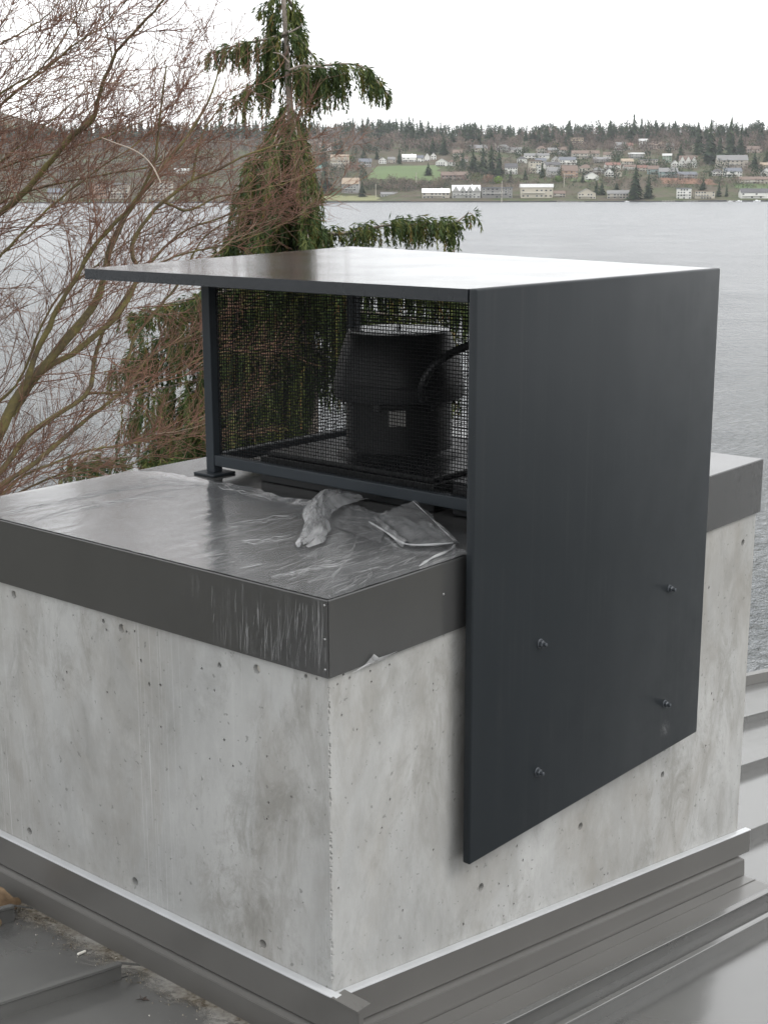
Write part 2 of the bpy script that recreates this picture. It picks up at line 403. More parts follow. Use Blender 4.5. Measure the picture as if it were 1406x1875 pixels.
def patch(name, pts, mat, label, n=14, lift=.35):
    """a sheet that follows the hillside inside a quad of photo pixels"""
    q = [np.array(ground_hit(*p)[:2]) for p in pts]; Vv = []
    for i in range(n+1):
        for j in range(n+1):
            a, b = i/n, j/n; e = q[0]*(1-a)*(1-b)+q[1]*a*(1-b)+q[2]*a*b+q[3]*(1-a)*b
            e = e+np.array([6*fbm(i*.5, j*.5, 1.7), 8*fbm(i*.5, j*.5, 9.1)])*(1 if i in (0, n) or j in (0, n) else .3)
            Vv.append(uv(e[0], e[1], hill(e[0], e[1])+lift))
    Ff = [[i*(n+1)+j, (i+1)*(n+1)+j, (i+1)*(n+1)+j+1, i*(n+1)+j+1] for i in range(n) for j in range(n)]
    return tag(link(name, mesh_np(name, Vv, Ff, mat)), label, kind='structure')
patch('lawn', [(672, 331), (812, 333), (800, 303), (690, 306)], M_LAWN, 'bright green sloping lawn in the middle of the far hillside')
patch('lawn', [(1348, 346), (1440, 348), (1440, 336), (1338, 337)], M_LAWN, 'green lawn strip below the beige house at the right')
patch('park', [(575, 368), (702, 368), (690, 360), (585, 360)], M_PARK, 'flat pale grass park on the low point at the water')
patch('lawn', [(1040, 333), (1100, 335), (1100, 327), (1040, 326)], M_LAWN, 'small green garden below the orange brick house')
M_SOIL = plain('red_soil', (.17, .085, .05), .95, var=.2, scale=.05)
patch('soil_bank', [(1215, 337), (1312, 340), (1300, 329), (1210, 327)], M_SOIL, 'reddish brown soil bank below the long grey house')
M_QUAY = plain('shore_stone', (.055, .055, .06), .9, var=.4, scale=.2)
q = MB()
for i in range(-60, 60):
    u0, u1 = i*15, i*15+15.0; hgt = 1.3+.5*fbm(i*.7, 1.3)
    q.prism([uv(u0, 1549.2, WATER-.4), uv(u0, 1551, WATER-.4), uv(u0, 1551, WATER+hgt), uv(u0, 1549.2, WATER+hgt-.1)],
            [uv(u1, 1549.2, WATER-.4), uv(u1, 1551, WATER-.4), uv(u1, 1551, WATER+hgt), uv(u1, 1549.2, WATER+hgt-.1)])
tag(q.build('seawall', M_QUAY), 'dark stone seawall along the far waterline', kind='structure')

# ---- ground below the house
us = np.arange(-90, 91, 6.0); vs = np.arange(-240, 31, 6.0)
V = []
for v in vs:
    for u in us:
        e = max((v-13)/9, (abs(u)-70)/14, 0)
        V.append(uv(u, v, WATER+.9-min(1, e)*1.7+.1*fbm(u/6, v/6)))
nu = len(us); F = [[a*nu+b, a*nu+b+1, (a+1)*nu+b+1, (a+1)*nu+b] for a in range(len(vs)-1) for b in range(nu-1)]
M_YARD = plain('winter_garden_soil', (.07, .065, .04), .95, var=.3, scale=1.5)
tag(link('garden_ground', mesh_np('garden_ground', V, F, M_YARD, smooth=True)), 'garden ground between the house and the lake', kind='structure')

# ---- haze
hz = MB(); c = [uv(u, v, z) for z in (WATER-2.2, 262) for u, v in ((-1980, -300), (1980, -300), (1980, 4000), (-1980, 4000))]
hz.prism(c[:4], c[4:])
t = NT('pale_haze'); vol = t.n('ShaderNodeVolumePrincipled'); vol.inputs['Density'].default_value = .000045
vol.inputs['Color'].default_value = (.90, .93, .97, 1); vol.inputs['Anisotropy'].default_value = .2
t.l(vol.outputs[0], t.out.inputs['Volume'])
tag(hz.build('haze', t.m), 'thin pale haze over the lake', kind='stuff')

# ================================================================== HOUSE ROOF
SL = -0.178; ZR = -1.250
def rz(x): return ZR+SL*x
house = tag(empty('house', (2, -2, -3)), 'house with dark standing seam metal roof sloping down to the lake', 'house')
house_inv = Matrix.Translation((-2, 2, 3))
def hpart(mb, name, mat, parent=None, smooth=None):
    o = mb.build(name, mat, parent or house, smooth)
    if parent is None: o.data.transform(house_inv)
    return o
XA, XB = -5.0, 8.6
seams = [-3.38, -2.87, -2.36, -1.85, -1.34, -.83, -.32, .18, .70, 1.21]
ribs = {y: [(XA, XB)] for y in seams}
for y in (.18, .70, 1.21): ribs[y] = [(XA, -.13), (2.50, XB)]
ed = [-3.85]+seams+[1.74]
for a, b in zip(ed, ed[1:]):                                # pans, each one sheet with a slight dish
    n = 24; m = MB(); rows = []
    for i in range(n+1):
        x = XA+(XB-XA)*i/n
        rows.append([m.bm.verts.new((x, a+.002+(b-a-.004)*j/4, rz(x)+.0025*fbm(x*1.3, (a+(b-a)*j/4)*3, 2.2)*(1 if 0 < j < 4 else 0))) for j in range(5)])
    for r0, r1 in zip(rows, rows[1:]):
        for j in range(4): m.bm.faces.new((r0[j], r0[j+1], r1[j+1], r1[j]))
    hpart(m, 'roof_pan', M_ROOF, smooth=60)
def rib(x0, x1, y, h=.054, wd=.011):
    m = MB(); n = max(2, int((x1-x0)/.4))
    prof = [(-wd*.5, -.006), (-wd*.5, h-.012), (-wd*1.1, h-.011), (-wd*1.1, h), (wd*.7, h), (wd*.7, -.006)]
    ra = [(x0, y+a, rz(x0)+b) for a, b in prof]; rb = [(x1, y+a, rz(x1)+b) for a, b in prof]
    m.prism(ra, rb); es = [e for e in m.bm.edges]; bmesh.ops.bevel(m.bm, geom=es, offset=.0018, segments=1, affect='EDGES')
    return m
for y, segs in ribs.items():
    for x0, x1 in segs:
        m = rib(x0, x1, y)
        if x1 < 0:                                          # folded tail of the seam against the flashing
            m.prism([(x1, y-.012, rz(x1)+.052), (x1, y+.006, rz(x1)+.052), (x1, y+.006, rz(x1)+.049), (x1, y-.012, rz(x1)+.049)],
                    [(x1+.07, y-.004, rz(x1)+.012), (x1+.07, y+.01, rz(x1)+.012), (x1+.07, y+.01, rz(x1)+.009), (x1+.07, y-.004, rz(x1)+.009)])
        hpart(m, 'standing_seam', M_ROOF)
hpart(rib(-.06, XB, -.205, .050, .013), 'standing_seam', M_ROOF)
# extra base sheet between the flashing and that seam, one fine fold line on it
m = MB(); m.prism([(-.05, -.198, rz(-.05)+.004), (-.05, -.04, rz(-.05)+.004), (-.05, -.04, rz(-.05)+.020), (-.05, -.198, rz(-.05)+.016)],
                  [(2.33, -.198, rz(2.33)+.004), (2.33, -.04, rz(2.33)+.004), (2.33, -.04, rz(2.33)+.020), (2.33, -.198, rz(2.33)+.016)])
m.prism([(-.05, -.092, rz(-.05)+.018), (-.05, -.089, rz(-.05)+.018), (-.05, -.0905, rz(-.05)+.0225)],
        [(2.33, -.092, rz(2.33)+.018), (2.33, -.089, rz(2.33)+.018), (2.33, -.0905, rz(2.33)+.0225)])
hpart(m, 'base_sheet', M_FLASH)
# rake edge on the far side and the eave
m = MB(); m.prism([(XA, 1.742, rz(XA)-.20), (XA, 1.80, rz(XA)-.20), (XA, 1.80, rz(XA)+.065), (XA, 1.742, rz(XA)+.065)],
                  [(XB+.03, 1.742, rz(XB)-.20), (XB+.03, 1.80, rz(XB)-.20), (XB+.03, 1.80, rz(XB)+.065), (XB+.03, 1.742, rz(XB)+.065)])
hpart(m, 'rake_trim', M_FLASH)
m = MB(); m.box((XB, -3.85, rz(XB)-.22), (XB+.03, 1.74, rz(XB)-.002)); hpart(m, 'eave_trim', M_FLASH)
m = MB(); m.prism([(XA, -3.85, -.55), (XA, -3.85, -.80), (-9, -3.85, -1.1), (-9, -3.85, -.9)], [(XA, 1.74, -.55), (XA, 1.74, -.80), (-9, 1.74, -1.1), (-9, 1.74, -.9)])
for v_ in m.bm.verts: 
    if abs(v_.co.x-XA) < .01: v_.co.z += rz(XA)-(-.55)-.004
hpart(m, 'back_roof_slope', M_ROOF)
m = MB(); m.prism([(-8.4, -3.5, WATER+.5), (8.0, -3.5, WATER+.5), (8.0, -3.5, rz(8.0)-.12), (-4.9, -3.5, rz(-4.9)-.12), (-8.4, -3.5, -1.2)],
                  [(-8.4, 1.45, WATER+.5), (8.0, 1.45, WATER+.5), (8.0, 1.45, rz(8.0)-.12), (-4.9, 1.45, rz(-4.9)-.12), (-8.4, 1.45, -1.2)])
hpart(m, 'wall', plain('pale_render', (.42, .41, .38), .85))

# ================================================================== CONCRETE CHIMNEY
chim = tag(empty('concrete_chimney', (0, 0, 0)), 'square cast concrete chimney block with a dark metal cap, standing on the seam roof', 'chimney')
CL, CW, CH = 2.38, 1.62, 0.20
IN = .012
body = MB()
body.box((IN, IN, -1.95), (CL-IN, CW-IN, -.15), .004, 2)
bo = body.build('concrete_body', M_CONC, chim)
cut = bmesh.new()
def pit(p, r, ax, depth):
    """cutter: a short tapered round hole"""
    g = bmesh.ops.create_cone(cut, cap_ends=True, segments=14, radius1=r*1.0, radius2=r*.72, depth=depth*2)
    rot = Matrix.Rotation(math.pi/2, 4, 'Y') if ax == 'x' else Matrix.Rotation(-math.pi/2, 4, 'X')
    bmesh.ops.transform(cut, matrix=Matrix.Translation(p) @ rot, verts=g['verts'])
def bug(p, r, ax, sz=1.0):
    g = bmesh.ops.create_icosphere(cut, subdivisions=1, radius=r)
    for v in g['verts']:
        v.co *= 1+.5*(random.random()-.5)
        v.co.z *= sz
        if ax == 'x': v.co.x *= 2.6
        else: v.co.y *= 2.6
        v.co += Vector(p)
ties_l = [(1.307, -.232), (.800, -.236), (.262, -.236), (1.304, -1.012), (.791, -1.012), (.263, -1.018)]
ties_r = [(.661, -1.030), (1.202, -1.036), (1.736, -1.037), (.661, -.30), (2.27, -.30)]
for y, z in ties_l: pit((IN, y, z), .0150, 'x', .022)
for x, z in ties_r: pit((x, IN, z), .0150, 'y', .022)
# air holes: the clear ones at their places, and a scatter of small ones
for px, py, r in ((190, 1137, .0075), (195, 1153, .005), (247, 1156, .004), (402, 1218, .0085), (370, 1224, .005), (259, 1210, .006), (274, 1253, .006), (294, 1254, .0055),
                  (123, 1231, .005), (197, 1268, .004), (411, 1355, .005), (427, 1403, .0045), (393, 1264, .004), (492, 1470, .004), (489, 1500, .0035),
                  (295, 1331, .004), (361, 1481, .0035), (380, 1703, .004), (313, 1573, .003), (560, 1238, .006), (580, 1243, .0035), (232, 1157, .004)):
    d = ray(px, py); tt = (IN-CAM[0])/d[0]; P = CAM+d*tt; bug((IN+r*.3, P[1], P[2]), r, 'x', 1.1)
for px, py, r in ((714, 1464, .0045), (699, 1516, .004), (737, 1667, .0045), (848, 1692, .005), (946, 1549, .005), (957, 1575, .005), (913, 1618, .0035), (930, 1622, .0035), (883, 1720, .0045),
                  (996, 1676, .005), (1112, 1600, .0045), (1106, 1602, .0045), (1139, 1605, .004), (1086, 1619, .003), (629, 1234, .005), (640, 1241, .0045), (678, 1229, .004), (680, 1248, .0035),
                  (618, 1253, .0035), (713, 1217, .004), (793, 1252, .0035), (793, 1264, .0035), (1302, 1270, .005), (1306, 1281, .005), (1297, 1076, .007), (1291, 1366, .005), (1350, 1402, .004), (1350, 1472, .004),
                  (626, 1310, .0035), (654, 1336, .003), (620, 1626, .004), (1186, 1695, .003), (793, 1556, .0035), (940, 1655, .004)):
    d = ray(px, py); tt = (IN-CAM[1])/d[1]; P = CAM+d*tt; bug((P[0], IN+r*.3, P[2]), r, 'y', 1.1)
for i in range(46):
    r = .0015+.0024*random.random()**2
    if i % 2: bug((IN+r*.3, random.random()*1.6, -.2-random.random()), r, 'x')
    else: bug((.03+random.random()*2.3, IN+r*.3, -.2-random.random()*1.2), r, 'y')
for i in range(190):                                         # chipped arris on the near corner
    r = .0008+.0022*random.random()**2
    bug((IN+.0015, IN+.0015, -.21-random.random()*.98), r, 'x', 1+2*random.random())
cme = bpy.data.meshes.new('cutter'); bmesh.ops.recalc_face_normals(cut, faces=cut.faces); cut.to_mesh(cme); cut.free()
co = bpy.data.objects.new('cutter', cme); COL.objects.link(co)
md = bo.modifiers.new('holes', 'BOOLEAN'); md.operation = 'DIFFERENCE'; md.solver = 'EXACT'; md.use_self = True; md.object = co
dg = bpy.context.evaluated_depsgraph_get(); dg.update()
nm = bpy.data.meshes.new_from_object(bo.evaluated_get(dg)); bo.modifiers.clear(); bo.data = nm; nm.name = 'concrete_body'
bpy.data.objects.remove(co); bpy.data.meshes.remove(cme)
# pale plastic plugs at the back of the upper tie holes
M_PLUG = plain('mortar_plug', (.42, .40, .36), .9)
for y, z in ties_l[:3]:
    m = MB(); m.lathe([(.0125, 0), (.011, .004)], n=14); o = m.build('tie_plug', M_PLUG, chim)
    o.rotation_euler = (0, -math.pi/2, 0); o.location = (IN+.0165, y, z)

cap = MB(); cap.box((0.0025, 0.0025, -.013), (CL-.0025, CW-.0025, 0), .0022, 2); capo = cap.build('metal_cap', M_CAP, chim)
def fascia(lo, hi): m = MB(); m.box(lo, hi, .0012, 1); return m.build('fascia', M_CAP, capo)
fascia((0, 0.0015, -CH), (.0024, CW-.0015, -.0016)); fascia((.0030, 0, -CH), (CL-.003, .0024, -.0016))
fascia((CL-.0024, .0015, -CH), (CL, CW-.0015, -.0016)); fascia((.0030, CW-.0024, -CH), (CL-.003, CW, -.0016))
def screw(loc, axis):
    m = MB(); m.lathe([(.0034, 0), (.0034, .0008), (.0024, .0020), (.0008, .0024)], n=12)
    o = m.build('screw', M_SCREW, capo, 40); o.location = loc
    o.rotation_euler = {'x': (0, -math.pi/2, 0), 'y': (math.pi/2, 0, 0), 'z': (0, 0, 0)}[axis]
for z in (-.014, -.100, -.178): screw((0, .011, z), 'x')
screw((.03, .022, 0), 'z'); screw((.455, 0, -.086), 'y')
# flashing around the foot
M_LIP = plain('pale_lip', (.46, .47, .48), .34, .25)
def flash(prof, a, b, along, lip=False):
    m = MB()
    if along == 'y': m.prism([(p[0], a, p[1]) for p in prof], [(p[0], b, p[1]) for p in prof])
    else: m.prism([(a, p[0], p[1]+SL*a) for p in prof], [(b, p[0], p[1]+SL*b) for p in prof])
    bmesh.ops.bevel(m.bm, geom=list(m.bm.edges), offset=.0018, segments=2, affect='EDGES')
    o = m.build('flashing', M_FLASH, chim)
    if lip:                                                 # narrow strip along the top edge, much paler than the flashing
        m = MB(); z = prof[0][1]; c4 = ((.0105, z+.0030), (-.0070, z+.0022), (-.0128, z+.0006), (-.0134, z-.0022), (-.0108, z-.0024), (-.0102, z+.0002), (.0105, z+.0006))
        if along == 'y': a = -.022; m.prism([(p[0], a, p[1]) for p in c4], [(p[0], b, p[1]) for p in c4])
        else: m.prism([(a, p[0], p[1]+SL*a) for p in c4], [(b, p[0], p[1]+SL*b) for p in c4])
        m.build('lip', M_LIP, o)
    return o
P1 = [(.011, -1.058), (-.0105, -1.060), (-.0125, -1.160), (.011, -1.160)]
P2 = [(.010, -1.161), (-.033, -1.169), (-.037, -1.262), (.010, -1.262)]
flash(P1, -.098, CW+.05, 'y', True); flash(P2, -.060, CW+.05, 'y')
Q1 = [(.011, -1.064), (-.0105, -1.066), (-.0125, -1.158), (.011, -1.158)]
Q2 = [(.010, -1.159), (-.033, -1.167), (-.037, -1.238), (.010, -1.238)]
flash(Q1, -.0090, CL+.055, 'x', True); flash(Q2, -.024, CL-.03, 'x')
m = MB(); m.prism([(-.016, -.1, -1.0600), (.035, -.1, -1.0600), (.035, -.1, -1.0665), (-.016, -.1, -1.0665)],
                  [(-.016, -.010, -1.0560), (.035, -.010, -1.0560), (.035, -.010, -1.0625), (-.016, -.010, -1.0625)])
m.build('flashing_tab', M_FLASH, chim)

# ================================================================== VENT HOOD
XF, YO, HH = .517, -.052, .7186
hood = tag(empty('vent_hood', (XF, YO, 0), -.0131), 'dark slate steel hood with flat roof sheet and tall side panel bolted to the concrete', 'hood')
XL, TH = 1.304, .027                                        # length of the side panel, thickness of its folded edge
m = MB(); m.box((0, 0, -.8825), (XL, TH, HH), .006, 3); panel = m.build('side_panel', M_PANEL, hood, 40)
YL = 1.615
n = 10; m = MB(); top, bot = [], []
for i in range(n+1):
    a, b = [], []
    for j in range(n+1):
        x, y = XL*i/n, TH+.002+(YL-TH-.002)*j/n
        z = HH-.001+.034*(i/n)*(j/n)
        a.append(m.bm.verts.new((x, y, z))); b.append(m.bm.verts.new((x, y, z-.034)))
    top.append(a); bot.append(b)
for i in range(n):
    for j in range(n):
        m.bm.faces.new((top[i][j], top[i+1][j], top[i+1][j+1], top[i][j+1])); m.bm.faces.new((bot[i][j], bot[i][j+1], bot[i+1][j+1], bot[i+1][j]))
for k in range(n):
    m.bm.faces.new((top[0][k], top[0][k+1], bot[0][k+1], bot[0][k])); m.bm.faces.new((top[n][k+1], top[n][k], bot[n][k], bot[n][k+1]))
    m.bm.faces.new((top[k+1][0], top[k][0], bot[k][0], bot[k+1][0])); m.bm.faces.new((top[k][n], top[k+1][n], bot[k+1][n], bot[k][n]))
es = [e for e in m.bm.edges if len(e.link_faces) == 2 and e.calc_face_angle(0) > 1]
bmesh.ops.bevel(m.bm, geom=es, offset=.006, segments=3, affect='EDGES')
m.build('roof_sheet', M_HROOF, hood, 40)
# bolts with washer, nut and thread end
for bx, bz in ((.838, -.309), (.839, -.707), (1.578, -.308), (1.580, -.708)):
    m = MB(); m.lathe([(.0140, 0), (.0140, .0024), (.0128, .0034)], n=24); m.lathe([(.0110, .0034), (.0110, .0115), (.0092, .0135)], n=6); m.lathe([(.0060, .0135), (.0060, .023), (.0047, .025)], n=12)
    o = m.build('bolt', M_BOLT, hood); o.location = (bx-XF, -.0003, bz); o.rotation_euler = (math.pi/2, random.random(), 0)
for bx in (.02, XL-.04):                                     # stand-off spacers between panel and block
    for bz in (-.309, -.707):
        pass
for bx, bz in ((.838, -.309), (.839, -.707), (1.578, -.308), (1.580, -.708)):
    m = MB(); m.lathe([(.02, 0), (.02, .0365)], n=16); o = m.build('spacer', M_BLACK, hood); o.location = (bx-XF, TH, bz); o.rotation_euler = (-math.pi/2, 0, 0)
# frame: posts on foot plates, rails, woven wire screens
MX0, MX1, MY0, MY1 = .36, 1.09, .045, 1.43
ZB0, ZB1 = .034, .072
def post(x, y):
    m = MB(); m.box((x-.02, y-.02, .0085), (x+.02, y+.02, HH-.034), .003, 2); o = m.build('post', M_HOOD, hood)
    b = MB(); b.box((x-.052, y-.052, .0005), (x+.052, y+.052, .0085), .0015, 1); b.build('foot_plate', M_HOOD, o)
post(MX0, MY1-.02); post(MX1, MY1-.02); post(MX1, MY0+.02)
def rail(lo, hi): m = MB(); m.box(lo, hi, .003, 2); return m.build('rail', M_HOOD, hood)
rail((MX0-.018, MY0-.016, ZB0), (MX0+.018, MY1-.041, ZB1)); rail((MX1-.018, MY0+.041, ZB0), (MX1+.018, MY1-.041, ZB1))
rail((MX0+.021, MY1-.038, ZB0), (MX1-.021, MY1-.002, ZB1))
rail((MX0-.018, MY0-.016, HH-.07), (MX0+.018, MY1-.041, HH-.0355)); rail((MX0+.021, MY1-.038, HH-.07), (MX1-.021, MY1-.002, HH-.0355)); rail((MX1-.018, MY0+.041, HH-.07), (MX1+.018, MY1-.041, HH-.0355))
def screen(o0, ax, length):
    """woven wire cloth: every wire bends over and under the ones it crosses"""
    pitch, r, amp = .0112, .00150, .0013; z0, z1 = ZB1-.004, HH-.066
    nh, nv = int((z1-z0)/pitch), int(length/pitch); paths = []
    ax = np.array(ax, float); nrm = np.cross(ax, [0, 0, 1.0]); o0 = np.array(o0, float)
    for i in range(nv+1):
        k = np.arange(nh+1); P = o0+ax*(i*pitch)+np.array([0, 0, 1.0])*(z0+k*pitch)[:, None]+nrm*((-1.0)**(k+i)*amp)[:, None]
        P += ax*(.0007*rng.standard_normal()); paths.append(P)
    for i in range(nh+1):
        k = np.arange(nv+1); P = o0+ax*(k*pitch)[:, None]+np.array([0, 0, 1.0])*(z0+i*pitch)-nrm*((-1.0)**(k+i)*amp)[:, None]
        P[:, 2] += .0006*rng.standard_normal(); paths.append(P)
    Vv, Ff = tubes(paths, [np.full(len(p), r) for p in paths], 4)
    o = link('wire_mesh', mesh_np('wire_mesh', Vv, Ff, M_MESH), None, hood); o['kind'] = 'stuff'
screen((MX0, MY0+.0, 0), (0, 1, 0), MY1-MY0-.05); screen((MX0+.025, MY1-.02, 0), (1, 0, 0), MX1-MX0-.05); screen((MX1, MY0+.045, 0), (0, 1, 0), MY1-MY0-.09)

# ================================================================== EXHAUST FAN
FC = Vector((1.195, .765, 0))
fan = tag(empty('exhaust_fan', FC), 'round dark exhaust fan with pale flat lid on a square curb behind the wire mesh', 'fan')
m = MB(); m.box((-.285, -.375, .0005), (.335, .375, .088), .004, 2); m.build('curb', M_FAN, fan)
m = MB(); m.box((-.27, -.36, .0885), (.36, .36, .104), .005, 2); m.build('base_plate', M_FAN, fan)
m = MB(); m.lathe([(.215, .1045), (.205, .116), (.178, .128), (.176, .275), (.181, .279), (.181, .288), (.176, .291)], n=64); m.build('drum', M_FAN, fan, 30)
m = MB(); m.lathe([(.196, .292), (.214, .296), (.217, .305), (.217, .345), (.214, .350)], n=64); m.build('band', M_BLACK, fan, 30)
m = MB(); m.lathe([(.2165, .3505), (.2120, .375), (.2005, .425), (.186, .470), (.174, .503), (.167, .5125)], n=72); m.build('dome', M_FAN, fan, 35)
m = MB(); m.lathe([(.1675, .513), (.169, .516), (.166, .5195), (.05, .5225), (.008, .523), (.008, .533), (.004, .535)], n=64); m.build('lid', M_LID, fan, 35)
for i in range(6):
    a = i*math.pi/3+.3; m = MB(); m.box((-.012, -.004, .268), (.012, .004, .302), .002, 1); o = m.build('clip', M_SCREW if i == 9 else M_BLACK, fan); o.location = (.186*math.cos(a), .186*math.sin(a), 0); o.rotation_euler = (0, 0, a+math.pi/2)
a = math.radians(-145); m = MB(); m.box((-.029, -.0015, -.026), (.029, .0008, .026), .0005, 1); o = m.build('sticker', M_STICK, fan); o.location = (.1835*math.cos(math.radians(-142)), .1835*math.sin(math.radians(-142)), .247); o.rotation_euler = (0, 0, math.radians(-52))
K = resample([(-.13, -.205, .315), (-.155, -.225, .37), (-.13, -.265, .44), (-.04, -.34, .495), (.03, -.50, .515), (.06, -.72, .50)], 40)
Vv, Ff = tubes([K], [np.full(40, .013)], 10); link('cable', mesh_np('cable', Vv, Ff, M_BLACK, smooth=True), None, fan)
jb = tag(empty('junction_box', (1.0, .235, 0)), 'small black junction box behind the mesh, beside the fan curb', 'junction box')
m = MB(); m.box((-.09, -.13, .0005), (.10, .085, .10), .006, 2); m.build('box_body', M_BLACK, jb)
m = MB(); m.box((-.094, -.134, .1005), (.104, .089, .108), .003, 2); m.build('lid', M_BLACK, jb)

# ================================================================== PROTECTIVE FILM ON THE CAP
film = tag(empty('protective_film', (.3, .8, 0)), 'wrinkled clear plastic film clinging to the chimney cap with a torn edge', 'plastic film')
def to_film(o): o.data.transform(Matrix.Translation((-.3, -.8, 0))); return o
def tear(y):                                               # x of the torn edge
    return .765+.03*fbm(y*5, .3, 0, 3)+.016*fbm(y*22, 1.3, 0, 3)-max(0, .30-y)*.75
NX, NY = 60, 120; Vv = []
for j in range(NY+1):
    y = .0035+(CW-.008)*j/NY; xe = max(.30, tear(y)) if y < 1.55 else tear(y)
    for i in range(NX+1):
        f = i/NX; x = .0035+(xe-.0035)*f
        e = max(0, f-.90)/.10
        z = .0016+.0009*(1+fbm(x*9, y*30, 4.0))+e*e*(.004+.010*max(0, fbm(y*9, 3.3, 1.2)))
        Vv.append((x, y, z))
Ff = [[j*(NX+1)+i, j*(NX+1)+i+1, (j+1)*(NX+1)+i+1, (j+1)*(NX+1)+i] for j in range(NY) for i in range(NX)]
to_film(link('top_film', mesh_np('top_film', Vv, Ff, M_FILM, smooth=True), None, film))
Vv = []; NA, NB = 90, 14                                   # film folded down over the front fascia near the corner
for i in range(NA+1):
    y = .004+.62*i/NA
    for j in range(NB+1):
        z = -.003-(.190+.008*fbm(y*14, 2.0))*j/NB
        Vv.append((-.0012-.0016*(1+fbm(y*38+z*4, z*3, 6.0))*(.4+.6*j/NB), y, z))
Ff = [[i*(NB+1)+j, i*(NB+1)+j+1, (i+1)*(NB+1)+j+1, (i+1)*(NB+1)+j] for i in range(NA) for j in range(NB)]
t = NT('clear_film_streaked'); v = t.coord()
k = t.ramp(t.noise(t.coord((1, 62, 2.4), (.2, 0, 0)), 2.2, 6, .65, .6), [(.53, 0), (.68, 1)])
sy = t.n('ShaderNodeSeparateXYZ'); t.l(v, sy.inputs[0])
k2 = t.math('MULTIPLY', t.ramp(t.noise(t.coord((1, 1, 1)), 5.5, 5), [(.38, .0), (.62, 1)]), t.ramp(t.math('ADD', sy.outputs['Y'], .8), [(.22, 1), (.60, .08)]))
tr = t.n('ShaderNodeBsdfTransparent'); df = t.n('ShaderNodeBsdfDiffuse'); df.inputs['Color'].default_value = (.75, .76, .77, 1)
gl = t.n('ShaderNodeBsdfGlossy'); gl.inputs['Roughness'].default_value = .15
m1 = t.n('ShaderNodeMixShader'); t.l(t.math('ADD', t.math('MULTIPLY', t.math('MULTIPLY', k, k2), .28), .0), m1.inputs[0]); t.l(tr.outputs[0], m1.inputs[1]); t.l(df.outputs[0], m1.inputs[2])
fr = t.n('ShaderNodeFresnel'); m2 = t.n('ShaderNodeMixShader'); t.l(fr.outputs[0], m2.inputs[0]); t.l(m1.outputs[0], m2.inputs[1]); t.l(gl.outputs[0], m2.inputs[2])
t.done(m1.outputs[0])
to_film(link('front_film', mesh_np('front_film', Vv, Ff, t.m, smooth=True), None, film))
M_CREASE = film_loose('film_crease', .40)
def creases(lines, name):
    ps, rs = [], []
    for P, r in lines: ps.append(P); rs.append(r*np.r_[.15, np.ones(len(P)-2)*rng.uniform(.5, 1.1, len(P)-2), .15])
    Vv, Ff = tubes(ps, rs, 4); o = link(name, mesh_np(name, Vv, Ff, M_CREASE, smooth=True), None, film); o['kind'] = 'stuff'; to_film(o)
ls = []
for i in range(170):                                        # fan of fine creases at the torn right-hand part
    y = abs(rng.normal(.16, .20)); x = rng.uniform(.02, .62)
    if y > 1.0 or x > tear(y)-.06: continue
    a = math.radians(rng.normal(8-26*(y-.12), 9)); l_ = rng.uniform(.02, .13)*(1-.4*min(1, y)); n = 7; P = []
    for k in range(n):
        a += rng.normal(0, .07); P.append((x, max(.004, y), .0036)); x += math.cos(a)*l_/(n-1); y += math.sin(a)*l_/(n-1)
    P = np.array(P); 
    if P[:, 0].max() < tear(P[-1, 1])-.01: ls.append((P, rng.uniform(.00018, .00055)))
for tr in ([(0, 938), (60, 926), (130, 912), (200, 898), (270, 886), (330, 880), (395, 884)], [(40, 958), (110, 938), (200, 918), (300, 896), (390, 882)], [(20, 930), (90, 918), (170, 900), (235, 886)],
           [(395, 884), (412, 890), (470, 905), (500, 914)], [(250, 880), (290, 872), (350, 876)], [(585, 1085), (640, 1010), (655, 980), (665, 955)], [(500, 1055), (560, 1040), (625, 1030), (650, 1020)],
           [(150, 930), (240, 912), (330, 905)], [(60, 946), (130, 925), (190, 912)], [(420, 960), (480, 950), (540, 940)], [(440, 990), (500, 985), (545, 975)]):
    for rep_ in range(3):
        P = []
        for x, y in resample(np.array(tr, float), 14):
            d = ray(x+rng.normal(0, 2), y+rng.normal(0, 1.2)+rep_*2.5); P.append(CAM+d*((.0038-CAM[2])/d[2]))
        ls.append((np.array(P), rng.uniform(.0003, .0011)))
creases(ls, 'top_creases')
ls = []
for i in range(60):                                        # hanging creases on the front of the cap
    y = abs(rng.normal(0, .17))+.012; z = -rng.uniform(.01, .14); l_ = min(rng.uniform(.02, .11), .195+z); sl = rng.normal(.10, .10); P = []
    for k in range(6): P.append((-.0032, y+sl*l_*k/5+rng.normal(0, .0006), z-l_*k/5))
    ls.append((np.array(P), rng.uniform(.00015, .0005)))
creases(ls, 'front_creases')
# crumpled ribbon of torn film
path = resample([(.85, .70, .012), (.79, .685, .035), (.70, .645, .052), (.61, .60, .048), (.50, .50, .040), (.40, .42, .028), (.31, .375, .008)], 46)
side = np.array([-.62, .78, 0]); wid = np.interp(np.linspace(0, 1, 46), [0, .12, .3, .55, .75, .92, 1], [.075, .07, .05, .036, .040, .038, .015])
Vv = []; NC = 30
for i, P in enumerate(path):
    for j in range(NC+1):
        f = j/NC*2-1
        q = P+side*(wid[i]*f)
        q = q+np.array([.008*fbm(i*.12, f*2, 8), .008*fbm(i*.12, f*2, 18), -.030*abs(fbm(i*.09, f*3.0, 28, 2))+.018-.010*abs(fbm(i*.22, f*7, 3, 2))])
        q[2] = max(.0035+.002*abs(f), q[2]*(1-.75*f*f)+.004)
        Vv.append(q)
Ff = [[i*(NC+1)+j, i*(NC+1)+j+1, (i+1)*(NC+1)+j+1, (i+1)*(NC+1)+j] for i in range(45) for j in range(NC)]
